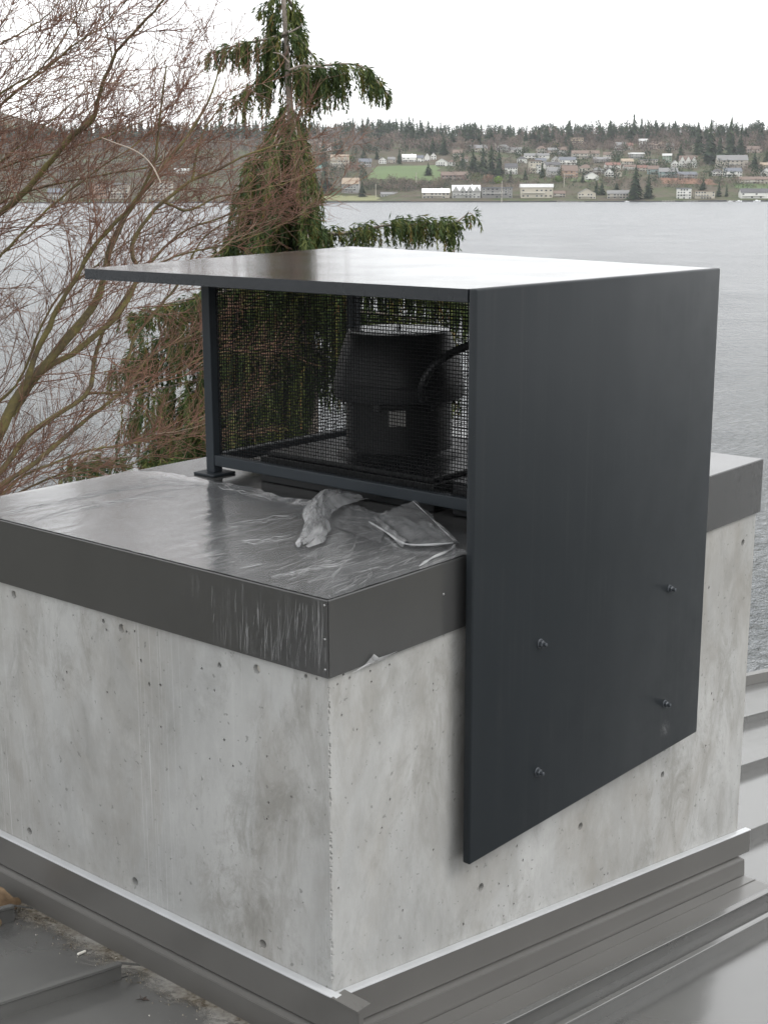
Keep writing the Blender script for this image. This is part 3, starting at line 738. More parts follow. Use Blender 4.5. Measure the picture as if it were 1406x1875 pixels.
to_film(link('crumpled_ribbon', mesh_np('crumpled_ribbon', Vv, Ff, M_SCRAP, smooth=True), None, film))
# loose thin sheet between the ribbon and the flap
cn = [np.array(p) for p in ((.60, .60, .0045), (.815, .70, .010), (.735, .43, .012), (.50, .26, .0045))]; Vv = []; NL = 30
for i in range(NL+1):
    for j in range(NL+1):
        a, b = i/NL, j/NL; P = cn[0]*(1-a)*(1-b)+cn[1]*a*(1-b)+cn[2]*a*b+cn[3]*(1-a)*b
        P = P+np.array([.012*fbm(b*4, 1.5, a), .012*fbm(a*4, 7.5, b), .018*max(0, .25-abs(fbm(a*3.2, b*5, 15, 3)))*(a+.3)])
        P[2] = max(P[2], .0042); Vv.append(P)
Ff = [[i*(NL+1)+j, i*(NL+1)+j+1, (i+1)*(NL+1)+j+1, (i+1)*(NL+1)+j] for i in range(NL) for j in range(NL)]
to_film(link('loose_sheet', mesh_np('loose_sheet', Vv, Ff, M_FLAP, smooth=True), None, film))
# the lifted flap at the right with its yellowed fold
A, B, Cc, D = np.array([.70, .46, .006]), np.array([.83, .40, .050]), np.array([.61, .060, .012]), np.array([.49, .170, .005])
Vv = []; NF = 24
for i in range(NF+1):
    for j in range(NF+1):
        a, b = i/NF, j/NF
        P = A*(1-a)*(1-b)+B*a*(1-b)+Cc*a*b+D*(1-a)*b
        P = P+np.array([.010*fbm(a*2, b*5, 1), .010*fbm(a*3, b*3, 2), .022*math.sin(math.pi*a)*(math.sin(math.pi*b)*.6+.15)+.010*abs(fbm(a*5, b*4, 5))])
        if a < .12: P[2] += .012*math.sin((.12-a)/.12*math.pi)*(.5+b)
        P[2] = max(P[2], .0045); Vv.append(P)
Ff = [[i*(NF+1)+j, i*(NF+1)+j+1, (i+1)*(NF+1)+j+1, (i+1)*(NF+1)+j] for i in range(NF) for j in range(NF)]
to_film(link('lifted_flap', mesh_np('lifted_flap', Vv, Ff, M_FLAP, smooth=True), None, film))
def fold(pts, r, name='rolled_fold', mat=None):
    P = resample(pts, 26); rad = r*(.55+.5*np.abs(np.sin(np.linspace(.3, 9, 26))))*np.r_[np.linspace(.3, 1, 4), np.ones(18), np.linspace(1, .3, 4)]
    Vv, Ff = tubes([P], [rad], 7); to_film(link(name, mesh_np(name, Vv, Ff, mat or M_EDGE, smooth=True), None, film))
fold([(.66, .44, .010), (.58, .30, .012), (.515, .185, .012), (.535, .125, .014), (.595, .075, .016)], .0038)
fold([(.605, .075, .012), (.545, .045, .012), (.455, .035, .010), (.37, .016, .006)], .0042)
fold([(.80, .385, .056), (.70, .225, .036), (.605, .075, .016)], .0014)
# torn scrap showing below the right fascia
m = MB()
pts = [(.20, -.0026, -.201), (.085, -.003, -.205), (.13, -.004, -.196), (.163, -.006, -.176), (.180, -.008, -.190), (.26, -.004, -.194)]
c0 = m.bm.verts.new((.168, -.007, -.195)); vv = [m.bm.verts.new(p) for p in pts]
for i in range(len(vv)): m.bm.faces.new((c0, vv[i], vv[(i+1) % len(vv)]))
to_film(m.build('torn_scrap', M_SCRAP, film))

# ================================================================== LITTER ON THE ROOF
M_DIRT = tinted('roof_dirt', [(0, (.05, .042, .03)), (.55, (.13, .115, .085)), (.9, (.24, .22, .18)), (1, (.5, .49, .46))], .95, .1)
t = NT('thin_roof_dirt'); a_ = t.n('ShaderNodeAttribute'); a_.attribute_name = 'tint'; v = t.coord()
n1 = t.noise(v, 13, 8, .7, .5); n2 = t.noise(v, 60, 5, .7)
cov = t.ramp(t.math('ADD', t.math('MULTIPLY', n1, .75), t.math('MULTIPLY', a_.outputs['Fac'], .42)), [(.55, 0), (.74, .85)])
cc = t.mix(t.ramp(n2, [(.4, 0), (.62, 1)]), (.075, .06, .042), (.22, .205, .175))
cc = t.mix(t.ramp(t.noise(v, 7, 4), [(.45, 0), (.65, .8)]), cc, (.26, .255, .24))
tr = t.n('ShaderNodeBsdfTransparent'); ms = t.n('ShaderNodeMixShader'); t.l(cov, ms.inputs[0]); t.l(tr.outputs[0], ms.inputs[1])
t.l(t.bsdf(cc, .95, 0, .1, bump=n2, bstr=.6, bdist=.004), ms.inputs[2]); M_THIN = t.done(ms.outputs[0])
Vv, Ff, tn = [], [], []; NI, NJ = 200, 16
for i in range(NI+1):
    y = -.05+1.70*i/NI
    for j in range(NJ+1):
        x = -.036-.20*j/NJ; Vv.append((x, y, rz(x)+.0034+.002*(1-j/NJ)))
for i in range(NI):
    for j in range(NJ):
        Ff.append([i*(NJ+1)+j, i*(NJ+1)+j+1, (i+1)*(NJ+1)+j+1, (i+1)*(NJ+1)+j]); tn.append(max(0, 1-j/NJ*1.15)**1.3)
me = mesh_np('roof_dirt', Vv, Ff, M_THIN, None, True)
va_ = me.attributes.new('tint', 'FLOAT', 'POINT'); va_.data.foreach_set('value', np.array([max(0, 1-(k % (NJ+1))/NJ*1.1)**1.2 for k in range(len(Vv))], dtype=np.float32))
tag(link('roof_dirt', me), 'dusty brown dirt gathered along the foot of the flashing', kind='stuff')
Vv, Ff, tn = [], [], []
for i in range(900):
    y = -.1+1.8*rng.random(); x = -.04-abs(rng.normal(0, .06)); s_ = .0012+.0028*rng.random()**2; b = len(Vv); z = rz(x)+s_*.5
    for dx, dy, dz in ((1, 0, -.5), (-.5, .87, -.5), (-.5, -.87, -.5), (0, 0, 1)): Vv.append((x+dx*s_, y+dy*s_*1.4, z+dz*s_))
    for f in ((0, 1, 2), (0, 1, 3), (1, 2, 3), (2, 0, 3)): Ff.append([b+k for k in f]); tn.append(rng.random())
tag(link('roof_grit', mesh_np('roof_grit', Vv, Ff, M_DIRT, tn)), 'loose grit scattered on the metal roof beside the flashing', kind='stuff')
# curled piece of brown bark
M_BARKP = bark('dry_bark', (.10, .065, .038), (.20, .14, .085), (.05, .035, .025))
bp_ = tag(empty('curled_bark', (-.175, 1.30, rz(-.175)), math.radians(-62)), 'curled piece of dry brown bark lying on the roof by the front flashing', 'bark piece')
m = MB(); nA = 16; R0 = .062
for k, L_ in enumerate((-.07, .06)): pass
rows = []
for i in range(9):
    l_ = -.08+.15*i/8; r_ = []
    for j in range(nA+1):
        a = math.radians(-8+172*j/nA); rr = R0*(1+.10*fbm(i*.6, j*.35, 3.3)); r_.append((rr*math.cos(a)*1.35, l_+.02*fbm(j*.3, 1.1), max(.001, rr*math.sin(a)*.9)))
    rows.append(r_)
va = [[m.bm.verts.new(p) for p in r_] for r_ in rows]; vb = [[m.bm.verts.new((p[0]*.88, p[1], max(.0002, p[2]-.007))) for p in r_] for r_ in rows]
for i in range(8):
    for j in range(nA):
        m.bm.faces.new((va[i][j], va[i][j+1], va[i+1][j+1], va[i+1][j])); m.bm.faces.new((vb[i][j], vb[i+1][j], vb[i+1][j+1], vb[i][j+1]))
for j in range(nA):
    m.bm.faces.new((va[0][j], vb[0][j], vb[0][j+1], va[0][j+1])); m.bm.faces.new((va[8][j+1], vb[8][j+1], vb[8][j], va[8][j]))
m.build('bark_shell', M_BARKP, bp_, 50)
def on_roof(px, py):
    d = ray(px, py); tt = (ZR+SL*CAM[0]-CAM[2])/(d[2]-SL*d[0]); return CAM+d*tt
M_CHIP = plain('pale_chip', (.62, .60, .55), .8); M_LEAF = plain('dead_leaf', (.035, .025, .02), .8)
for px, py, sx, mt, nm_, lb in ((150, 1747, .016, M_CHIP, 'wood_chip', 'pale splinter of wood on the roof above the cut seam end'), (213, 1755, .010, M_CHIP, 'stone_chip', 'small white chip at the tip of the cut seam'),
                            (262, 1832, .020, M_LEAF, 'dead_leaf', 'small dark shrivelled leaf on the lower roof pan')):
    P = on_roof(px, py); m = MB(); 
    if nm_ == 'dead_leaf':
        for k in range(5):
            a = k*1.25; m.prism([(0, 0, .001), (.008*math.cos(a+.5), .008*math.sin(a+.5), .005), (sx*math.cos(a), sx*math.sin(a), .003+.006*(k % 2))],
                                [(0, 0, .002), (.008*math.cos(a+.5), .008*math.sin(a+.5), .006), (sx*math.cos(a), sx*math.sin(a), .004+.006*(k % 2))])
    else: m.box((-sx, -sx*(.22 if px == 150 else .7), 0), (sx, sx*(.22 if px == 150 else .7), sx*.4), .0012, 1)
    o = m.build(nm_, mt); o.location = P+np.array([0, 0, .001]); o.rotation_euler = (0, .176, .15); tag(o, lb, 'leaf' if nm_ == 'dead_leaf' else 'chip')

# ================================================================== BARE TREE AT THE LEFT
def rot_about(d, axis, a):
    axis = axis/np.linalg.norm(axis); c, s_ = math.cos(a), math.sin(a)
    return d*c+np.cross(axis, d)*s_+axis*(axis@d)*(1-c)
UPW = np.array([0, 0, 1.0])
def shoot(start, d, length, n, wob, lift):
    P = [start]; d = d/np.linalg.norm(d); st = length/(n-1)
    for _ in range(n-1):
        d = d+rng.normal(0, wob, 3)+UPW*lift; d /= np.linalg.norm(d); P.append(P[-1]+d*st)
    return np.array(P)
bare = tag(empty('bare_tree', at(-330, 1000, 7.4)*[1, 1, 0]+[0, 0, WATER+.7]), 'bare leafless tree with mossy leaning limbs and fine reddish twigs', 'tree')
BI = Matrix.Translation(-bare.location)
HUB = at(-300, 1010, 7.4)
TR = resample([np.array(bare.location)+[0, 0, -.3], np.array(bare.location)*.5+HUB*.5+np.array([-.25, .1, 0]), HUB, HUB+np.array([.12, .02, .55])], 24)
Vv, Ff = tubes([TR], [np.linspace(.17, .045, 24)], 10)
o = link('trunk', mesh_np('trunk', Vv, Ff, M_LIMB, smooth=True), None, bare); o.data.transform(BI)
LIMBS = [  # photo trace, depth at start and end, radius in photo pixels at start and end, twig density
 ([(-120, 480), (0, 391), (43, 354), (100, 288), (134, 247), (170, 220), (180, 187), (187, 160), (207, 110), (222, 85), (260, 45), (305, -5)], 7.0, 6.6, 9, 2.0, 1.0),
 ([(207, 110), (196, 60), (187, 20), (180, -30)], 6.6, 6.5, 2.2, 1.2, .8),
 ([(-110, 590), (5, 465), (70, 400), (124, 353), (180, 310), (240, 270), (300, 225)], 6.9, 7.4, 6, 1.4, 1.1),
 ([(-120, 940), (-40, 850), (0, 794), (20, 748), (47, 707), (77, 674), (100, 647), (134, 607), (167, 567), (190, 517), (200, 460), (225, 405), (240, 380), (280, 330), (310, 290), (350, 240), (385, 180), (402, 120)], 7.0, 7.3, 15, 1.6, 1.15),
 ([(47, 707), (67, 647), (90, 604), (100, 574), (134, 520), (167, 460), (200, 420), (235, 383), (262, 345), (285, 290), (290, 240), (298, 180), (305, 120)], 7.0, 6.8, 7, 1.4, 1.0),
 ([(20, 761), (77, 680), (134, 647), (187, 604), (221, 570), (254, 500), (240, 455), (270, 400), (300, 370), (330, 345), (352, 330), (400, 310), (450, 285), (510, 265), (560, 255)], 7.1, 7.9, 9, 1.6, 1.3),
 ([(352, 330), (362, 275), (376, 235), (402, 200), (430, 160)], 7.6, 7.7, 4, 1.2, 1.1),
 ([(-100, 960), (0, 864), (33, 821), (50, 798), (87, 771), (160, 721), (174, 660), (190, 604), (217, 564), (247, 520), (300, 455), (345, 420), (400, 400), (470, 370)], 6.8, 8.0, 9, 1.5, 1.2),
 ([(-90, 970), (0, 891), (60, 851), (134, 788), (187, 747), (240, 700), (267, 660), (307, 634), (360, 610), (420, 560)], 6.7, 8.2, 8, 1.5, 1.1),
 ([(-80, 975), (0, 911), (37, 875), (100, 848), (167, 824), (267, 807), (375, 767), (450, 745)], 6.7, 8.2, 6, 1.3, 1.2),
 ([(234, 664), (247, 620), (274, 584), (328, 517), (370, 440), (430, 400), (500, 380)], 7.6, 8.2, 5, 1.3, 1.2),
 ([(-100, 290), (0, 195), (43, 157), (84, 127), (134, 84), (187, 47), (240, -5)], 6.6, 6.4, 5, 1.2, 1.25),
 ([(-90, 250), (0, 172), (67, 133), (110, 80), (140, 30), (160, -20)], 6.4, 6.2, 4, 1.1, 1.25),
 ([(-100, 380), (0, 297), (67, 244), (120, 200), (170, 150)], 7.2, 7.3, 4, 1.1, 1.1),
 ([(-100, 380), (0, 310), (67, 287), (167, 260), (267, 220), (330, 185)], 7.4, 7.6, 4, 1.1, 1.2),
 ([(-100, 420), (0, 372), (90, 340), (190, 320), (290, 300), (370, 250)], 7.6, 7.7, 4, 1.1, 1.2),
 ([(-100, 120), (-20, 90), (40, 60), (90, 25), (120, -20)], 6.5, 6.4, 4, 1.1, 1.0),
 ([(-90, 800), (0, 735), (40, 690), (75, 600), (110, 540), (160, 500), (240, 440), (330, 420)], 7.5, 7.9, 5, 1.2, 1.1),
 ([(-60, 960), (40, 900), (140, 860), (240, 850), (330, 800), (420, 790)], 7.0, 8.3, 5, 1.2, 1.3),
 ([(160, 721), (240, 715), (310, 690), (380, 650), (450, 640)], 7.3, 8.2, 4.5, 1.2, 1.3),
 ([(300, 370), (345, 385), (400, 360), (460, 350), (540, 330), (585, 300)], 7.6, 8.4, 4, 1.1, 1.2),
 ([(254, 500), (320, 470), (380, 455), (440, 440), (530, 405), (575, 365)], 7.6, 8.4, 4, 1.1, 1.3),
]
def limb_path(tr, v0, v1, n=40):
    k = resample(np.array(tr, float), n); P = []
    for i, (x, y) in enumerate(k): P.append(at(x, y, v0+(v1-v0)*i/(n-1)))
    return np.array(P)
hubs = {}
RIGHT3 = R2
for li, (tr, v0, v1, r0, r1, dens) in enumerate(LIMBS):
    P = limb_path(tr, v0, v1)
    rad = np.linspace(r0, r1, 40)*(.62 if r0 < 6.5 else .80)*v0/FPX
    if tr[0][0] < -10:                                      # carry it back to the trunk
        B = resample([HUB+np.array([0, 0, .2*(li % 3)]), HUB*.5+P[0]*.5+np.array([0, 0, -.12]), P[0]], 14)[:-1]
        P = np.vstack([B, P]); rad = np.r_[np.linspace(rad[0]*1.5, rad[0], 13), rad]
    P = P+rng.normal(0, .0016, P.shape)
    rad = rad*(1+.08*rng.standard_normal(len(rad)))
    Vv, Ff = tubes([P], [rad], 8); lo = link('limb', mesh_np('limb', Vv, Ff, M_LIMB, smooth=True), None, bare); lo.data.transform(BI)
    paths, radii, tint = [], [], []
    seg = np.linalg.norm(np.diff(P, axis=0), axis=1); tot = seg.sum(); cum = np.r_[0, np.cumsum(seg)]
    first = cum[6] if tr[0][0] < -10 else 0.15
    nb = int((tot-first)*14*dens*(.62 if tr[-1][0] > 345 else 1))
    for b in range(nb):
        s0 = first+(tot-first)*(b+rng.random())/nb; i = min(len(P)-2, np.searchsorted(cum, s0)-1); i = max(i, 0)
        p = P[i]+(P[i+1]-P[i])*((s0-cum[i])/max(seg[i], 1e-6)); T = (P[i+1]-P[i])/max(seg[i], 1e-6)
        ax = rng.normal(0, 1, 3); ax -= T*(ax@T); d = rot_about(T, ax, math.radians(rng.uniform(18, 55)))
        if d[2] < -.1: d[2] *= -.4
        fr = (s0-first)/(tot-first+1e-6)
        ln = rng.uniform(.35, .95)*(1-.45*fr)*(.75 if tr[-1][0] > 345 else 1); q = shoot(p, d+RH*.22, ln, 9, .10, .035)
        r_ = min(.0042, rad[i]*.6)*rng.uniform(.6, 1); paths.append(q); radii.append(np.linspace(r_, .0015, 9)); tint.append(rng.uniform(.2, .75))
        for c_ in range(rng.integers(5, 10)):
            j = rng.integers(1, 8); T2 = q[j+1]-q[j]; T2 /= np.linalg.norm(T2); ax = rng.normal(0, 1, 3); ax -= T2*(ax@T2)
            d2 = rot_about(T2, ax, math.radians(rng.uniform(20, 55))); l2 = rng.uniform(.12, .42)*(ln+.25)
            q2 = shoot(q[j], d2, l2, 7, .11, .05); paths.append(q2); radii.append(np.linspace(.0020, .0010, 7)); t2 = rng.uniform(0, .6) if rng.random() < .93 else 1; tint.append(t2)
            for e_ in range(rng.integers(1, 5)):
                k = rng.integers(1, 6); T3 = q2[k+1]-q2[k]; T3 /= np.linalg.norm(T3); ax = rng.normal(0, 1, 3); ax -= T3*(ax@T3)
                q3 = shoot(q2[k], rot_about(T3, ax, math.radians(rng.uniform(20, 60))), rng.uniform(.06, .22), 5, .12, .05)
                paths.append(q3); radii.append(np.linspace(.0013, .0008, 5)); tint.append(rng.uniform(0, .5))
    Vv, Ff = tubes(paths, radii, 3)
    at_ = np.concatenate([np.full((len(p)-1)*3, t_) for p, t_ in zip(paths, tint)])
    two = link('twigs', mesh_np('twigs', Vv, Ff, M_TWIG, at_), None, lo); two['kind'] = 'stuff'; two.data.transform(BI)
# one pale dead shoot arching among the limbs
K = limb_path([(295, 335), (280, 305), (262, 285), (240, 272), (215, 263), (187, 252)], 6.6, 6.5, 24)
Vv, Ff = tubes([K], [np.linspace(.0036, .0018, 24)], 6)
M_DEAD = plain('dead_pale_wood', (.42, .36, .30), .8)
o = link('dead_shoot', mesh_np('dead_shoot', Vv, Ff, M_DEAD, smooth=True), None, bare); o.data.transform(BI); o['label'] = 'pale dead shoot arching across the limbs'

# ================================================================== WEEPING CEDAR BEHIND THE HOOD
CV = 10.0
base = at(575, 800, CV+.1); base = np.array([base[0], base[1], WATER+.7])
cedar = tag(empty('weeping_cedar', base), 'weeping evergreen tree with drooping dark green boughs behind the hood', 'tree')
CI = Matrix.Translation(-cedar.location)
def cpart(name, Vv, Ff, mat, parent=None, tint=None, smooth=False, stuff=False):
    o = link(name, mesh_np(name, Vv, Ff, mat, tint, smooth), None, parent or cedar); o.data.transform(CI)
    if stuff: o['kind'] = 'stuff'
    return o
TRUNKS = [([(575, 900), (570, 700), (562, 560), (553, 470), (545, 400), (540, 320), (534, 250), (531, 190), (527, 130), (524, 70), (520, 10), (516, -60)], 13, 3.5),
          ([(535, 900), (532, 640), (530, 520), (528, 455), (538, 400), (548, 360)], 9, 5)]
for k, (tr, a, b) in enumerate(TRUNKS):
    P = limb_path(tr, CV, CV+.05, 60)
    P = np.vstack([resample([base+np.array([0, 0, -.3]), (base+P[0])/2, P[0]], 16)[:-1], P])
    rad = np.r_[np.linspace(.15, a*CV/FPX, 15), np.linspace(a, b, 60)*CV/FPX]*(1-.15*k)
    Vv, Ff = tubes([P], [rad], 10); cpart('trunk', Vv, Ff, M_CBARK, smooth=True)
LEAVES = []
def sprig(p, d, ln, wd, tn, store):
    """one flat pointed leaf spray"""
    d = d/np.linalg.norm(d); s_ = np.cross(d, rng.normal(0, 1, 3)); s_ /= np.linalg.norm(s_)+1e-9; b = len(store[0])
    store[0].extend([p, p+d*ln*.45+s_*wd*.5, p+d*ln, p+d*ln*.45-s_*wd*.5]); store[1].append([b, b+1, b+2, b+3]); store[2].append(tn)
def hang(p, out, ln, store, tn):
    """a hanging spray: a cord with flat leaves down its length"""
    n = max(3, int(ln/.016)); d = out*.45+np.array([0, 0, .05]); q = p.copy()
    for i in range(n):
        d = d*.86+np.array([0, 0, -.16])+rng.normal(0, .022, 3); q = q+d/np.linalg.norm(d)*.016
        dn = d/np.linalg.norm(d); f = i/n; sz = (.052-.022*f)
        for _ in range(3):
            sprig(q, dn+rng.normal(0, .36, 3), sz*rng.uniform(.8, 1.35), .0085*rng.uniform(.7, 1.4), min(1, max(0, tn+rng.normal(0, .10))), store)
HK = 1.2
def bough(tr, h0, h1, v0=CV, v1=CV, r=3.0, dens=1.0, spread=.10, up=.0):
    """a bough traced in the photo, with sprays hanging h0..h1 photo pixels below it"""
    P = limb_path(tr, v0, v1, 26); Vv, Ff = tubes([P], [np.linspace(r, .8, 26)*CV/FPX], 5)
    bo_ = cpart('bough', Vv, Ff, M_CBARK); store = ([], [], [])
    ln = np.linalg.norm(np.diff(P, axis=0), axis=1).sum(); n = int(ln*125*dens); T = np.gradient(P, axis=0)
    clump = rng.random(8)
    for i in range(n):
        f = rng.random(); k = min(24, int(f*25)); p = P[k]+(P[k+1]-P[k])*rng.random()
        if clump[int(f*7.99)] < .12 and rng.random() < .7: continue
        p = p+FH*rng.normal(0, spread)+RH*rng.normal(0, .02)+UPW*(rng.normal(0, .014)+up*rng.random())
        h = HK*(h0+(h1-h0)*f)*CV/FPX*rng.uniform(.3, 1.08)
        hang(p, T[k]/np.linalg.norm(T[k])*.6+rng.normal(0, .35, 3)*[1, 1, .3], max(.05, h), store, rng.choice([.25, .45, .65, .85], p=[.3, .34, .24, .12]))
    cpart('foliage', store[0], store[1], M_CEDAR, bo_, store[2], stuff=True)
# crown above the hood
bough([(524, 60), (495, 70), (455, 78), (425, 85), (398, 94), (374, 104)], 62, 24, CV, CV+.15, dens=1.35, spread=.07)
bough([(526, 95), (500, 120), (470, 150), (440, 172), (412, 186)], 72, 40, CV, CV+.25, dens=1.3, spread=.08)
bough([(527, 62), (510, 72), (495, 92), (482, 120)], 70, 50, CV, CV+.3, dens=.9)
bough([(529, 130), (560, 124), (600, 119), (640, 117), (668, 125), (690, 148), (706, 174)], 84, 26, CV, CV+.1, dens=1.5, spread=.07)
bough([(527, 60), (545, 68), (560, 85), (578, 108), (590, 122)], 46, 62, CV, CV+.15, dens=1.3)
bough([(520, -10), (534, 6), (540, 30), (552, 66)], 60, 50, CV+.06, CV+.2, dens=1.3, spread=.06)
bough([(518, -15), (502, -2), (490, 8), (480, 22)], 50, 14, CV+.05, CV+.1, dens=1.2, spread=.06)
bough([(521, 10), (508, 22), (498, 40), (488, 62)], 54, 40, CV+.05, CV+.2, dens=1.2, spread=.06)
bough([(530, 128), (552, 132), (580, 138), (612, 140)], 66, 55, CV, CV+.3, dens=1.1)
bough([(532, 190), (520, 200), (505, 225), (490, 250)], 70, 70, CV+.08, CV+.2, dens=1.2)
# dense middle of the tree, boughs all round the trunk
for k in range(44):
    f = (k+.5)/44; y0 = 200+f*225; L_ = np.interp(f, [0, .12, .3, .6, 1], [22, 60, 105, 125, 165]); Rr = np.interp(f, [0, .3, .6, 1], [24, 40, 52, 62])
    a = k*2.4+.3; cx_ = np.interp(f, [0, 1], [533, 545]); wx = -L_*rng.uniform(.65, 1) if math.cos(a) < 0 else Rr*rng.uniform(.6, 1)
    wx *= .35+.65*abs(math.cos(a)); dv = math.sin(a)*.55
    bough([(cx_, y0), (cx_+wx*.45, y0+8), (cx_+wx*.8, y0+26), (cx_+wx, y0+52)], 66, 56, CV+.04, CV+dv, 2.4, dens=.82, spread=.12)
bough([(585, 428), (620, 428), (655, 424), (700, 414), (745, 411), (790, 409), (822, 412)], 30, 44, CV, CV-.4, 4, dens=2.3, spread=.07, up=.05)
bough([(815, 412), (838, 405), (850, 396), (860, 390), (868, 396)], 14, 18, CV-.4, CV-.42, 2, dens=.7, spread=.03)
bough([(826, 407), (830, 416), (828, 430), (826, 440)], 14, 20, CV-.4, CV-.4, 2, dens=.8, spread=.03)
# lower boughs, seen left of the hood and through the mesh
for tr, h0, h1, dv in (([(560, 520), (500, 505), (430, 530), (360, 545), (290, 560), (245, 580)], 90, 45, -.2), ([(560, 600), (470, 590), (380, 625), (290, 650), (215, 672)], 90, 55, .1),
                       ([(565, 690), (470, 690), (380, 710), (300, 740), (240, 770)], 100, 60, -.2), ([(565, 760), (480, 770), (380, 780), (300, 800)], 90, 60, .1),
                       ([(560, 500), (640, 500), (720, 515), (800, 530), (860, 560)], 90, 60, .2), ([(560, 560), (640, 570), (740, 580), (830, 610)], 90, 60, -.2), ([(560, 640), (650, 660), (740, 690), (820, 720)], 90, 60, .2),
                       ([(570, 640), (540, 690), (470, 730), (420, 760)], 110, 90, -.5), ([(560, 540), (500, 560), (450, 590), (410, 620)], 110, 90, .4), ([(560, 830), (420, 830), (260, 835), (120, 850)], 50, 40, .0),
                       ([(556, 480), (600, 510), (640, 560), (660, 600)], 120, 90, -.3)):
    bough(tr, h0, h1, CV, CV+dv, 4, dens=1.35, spread=.16)
for k in range(11):
    y0 = 490+32*k; w_ = rng.uniform(150, 330); bough([(562, y0), (562-w_*.4, y0+4), (562-w_*.75, y0+24), (562-w_, y0+52)], 105, 80, CV, CV+rng.uniform(-.3, .5), 3, dens=.8, spread=.26)
for tr in ([(530, 60), (548, 50), (556, 42)], [(529, 115), (515, 100), (500, 96)], [(531, 128), (556, 120), (600, 125)], [(548, 330), (556, 290), (640, 270)]):
    P = limb_path(tr, CV-.12, CV-.2, 14); Vv, Ff = tubes([P], [np.linspace(.0085, .003, 14)], 5); cpart('dead_branch', Vv, Ff, M_CBARK)

# ================================================================== FAR SHORE: TREES
def quads_to(store, c, a, b, tn):
    k = len(store[0]); store[0].extend([c-a-b, c+a-b, c+a+b, c-a+b]); store[1].append([k, k+1, k+2, k+3]); store[2].append(tn)
def conifer_mesh(seed, wide):
    r = np.random.default_rng(seed); st = ([], [], [])
    for i in range(26):
        f = i/26; z = .10+.88*f; R = wide*(1-f)**.8*(.75+.5*r.random())+.012; m = max(5, int(13*(1-f)))
        for j in range(m):
            if r.random() < .12: continue
            a = 2*math.pi*(j+r.random())/m; d = np.array([math.cos(a), math.sin(a), 0]); l = R*(.6+.55*r.random())
            tip = d*l+np.array([0, 0, z-.05-.05*r.random()]); root = np.array([0, 0, z+.02]); s_ = np.cross(d, [0, 0, 1])*l*.30
            k = len(st[0]); st[0].extend([root, (root+tip)/2+s_+[0, 0, .008], tip, (root+tip)/2-s_-[0, 0, .012]]); st[1].append([k, k+1, k+2, k+3]); st[2].append(r.random())
    for i in range(4):
        quads_to(st, np.array([0, 0, .985]), np.array([.006*math.cos(i), .006*math.sin(i), 0]), np.array([0, 0, .03]), .3)
    return mesh_np('crown', st[0], st[1], M_FAR_CON, st[2])
CON = [conifer_mesh(40+i, [.17, .20, .24, .15, .28, .22][i]) for i in range(6)]
tv, tf = tubes([np.array([[0, 0, -.08], [0, 0, .5], [0, 0, .95]])], [np.array([.016, .010, .002])], 5); TRK = mesh_np('trunk', tv, tf, M_TRUNK)
def conifer(px, yt, yb, wpx, label=None, group=None, name='conifer', parts=True, v=None):
    if v is None: u, v, z = ground_hit(px, yb)
    zb = at(px, yb, v)[2]; P = at(px, yb, v); H = (yb-yt)*v/FPX
    mi = rng.integers(0, 6); wd = [.17, .20, .24, .15, .28, .22][mi]; sx = (wpx*v/FPX)/(2*wd)
    if parts:
        t_ = empty(name, (P[0], P[1], zb)); cr_ = link('crown', CON[mi], None, t_); tr_ = link('trunk', TRK, None, t_)
        for c_ in (cr_, tr_): c_.scale = (sx, sx, H)
        tr_.scale = (H, H, H); t_.rotation_euler = (0, 0, rng.random()*6.28)
    else:
        t_ = link(name, CON[mi], None); t_.location = (P[0], P[1], zb); t_.scale = (sx, sx, H); t_.rotation_euler = (0, 0, rng.random()*6.28)
    tag(t_, label, 'tree', group)
    return t_
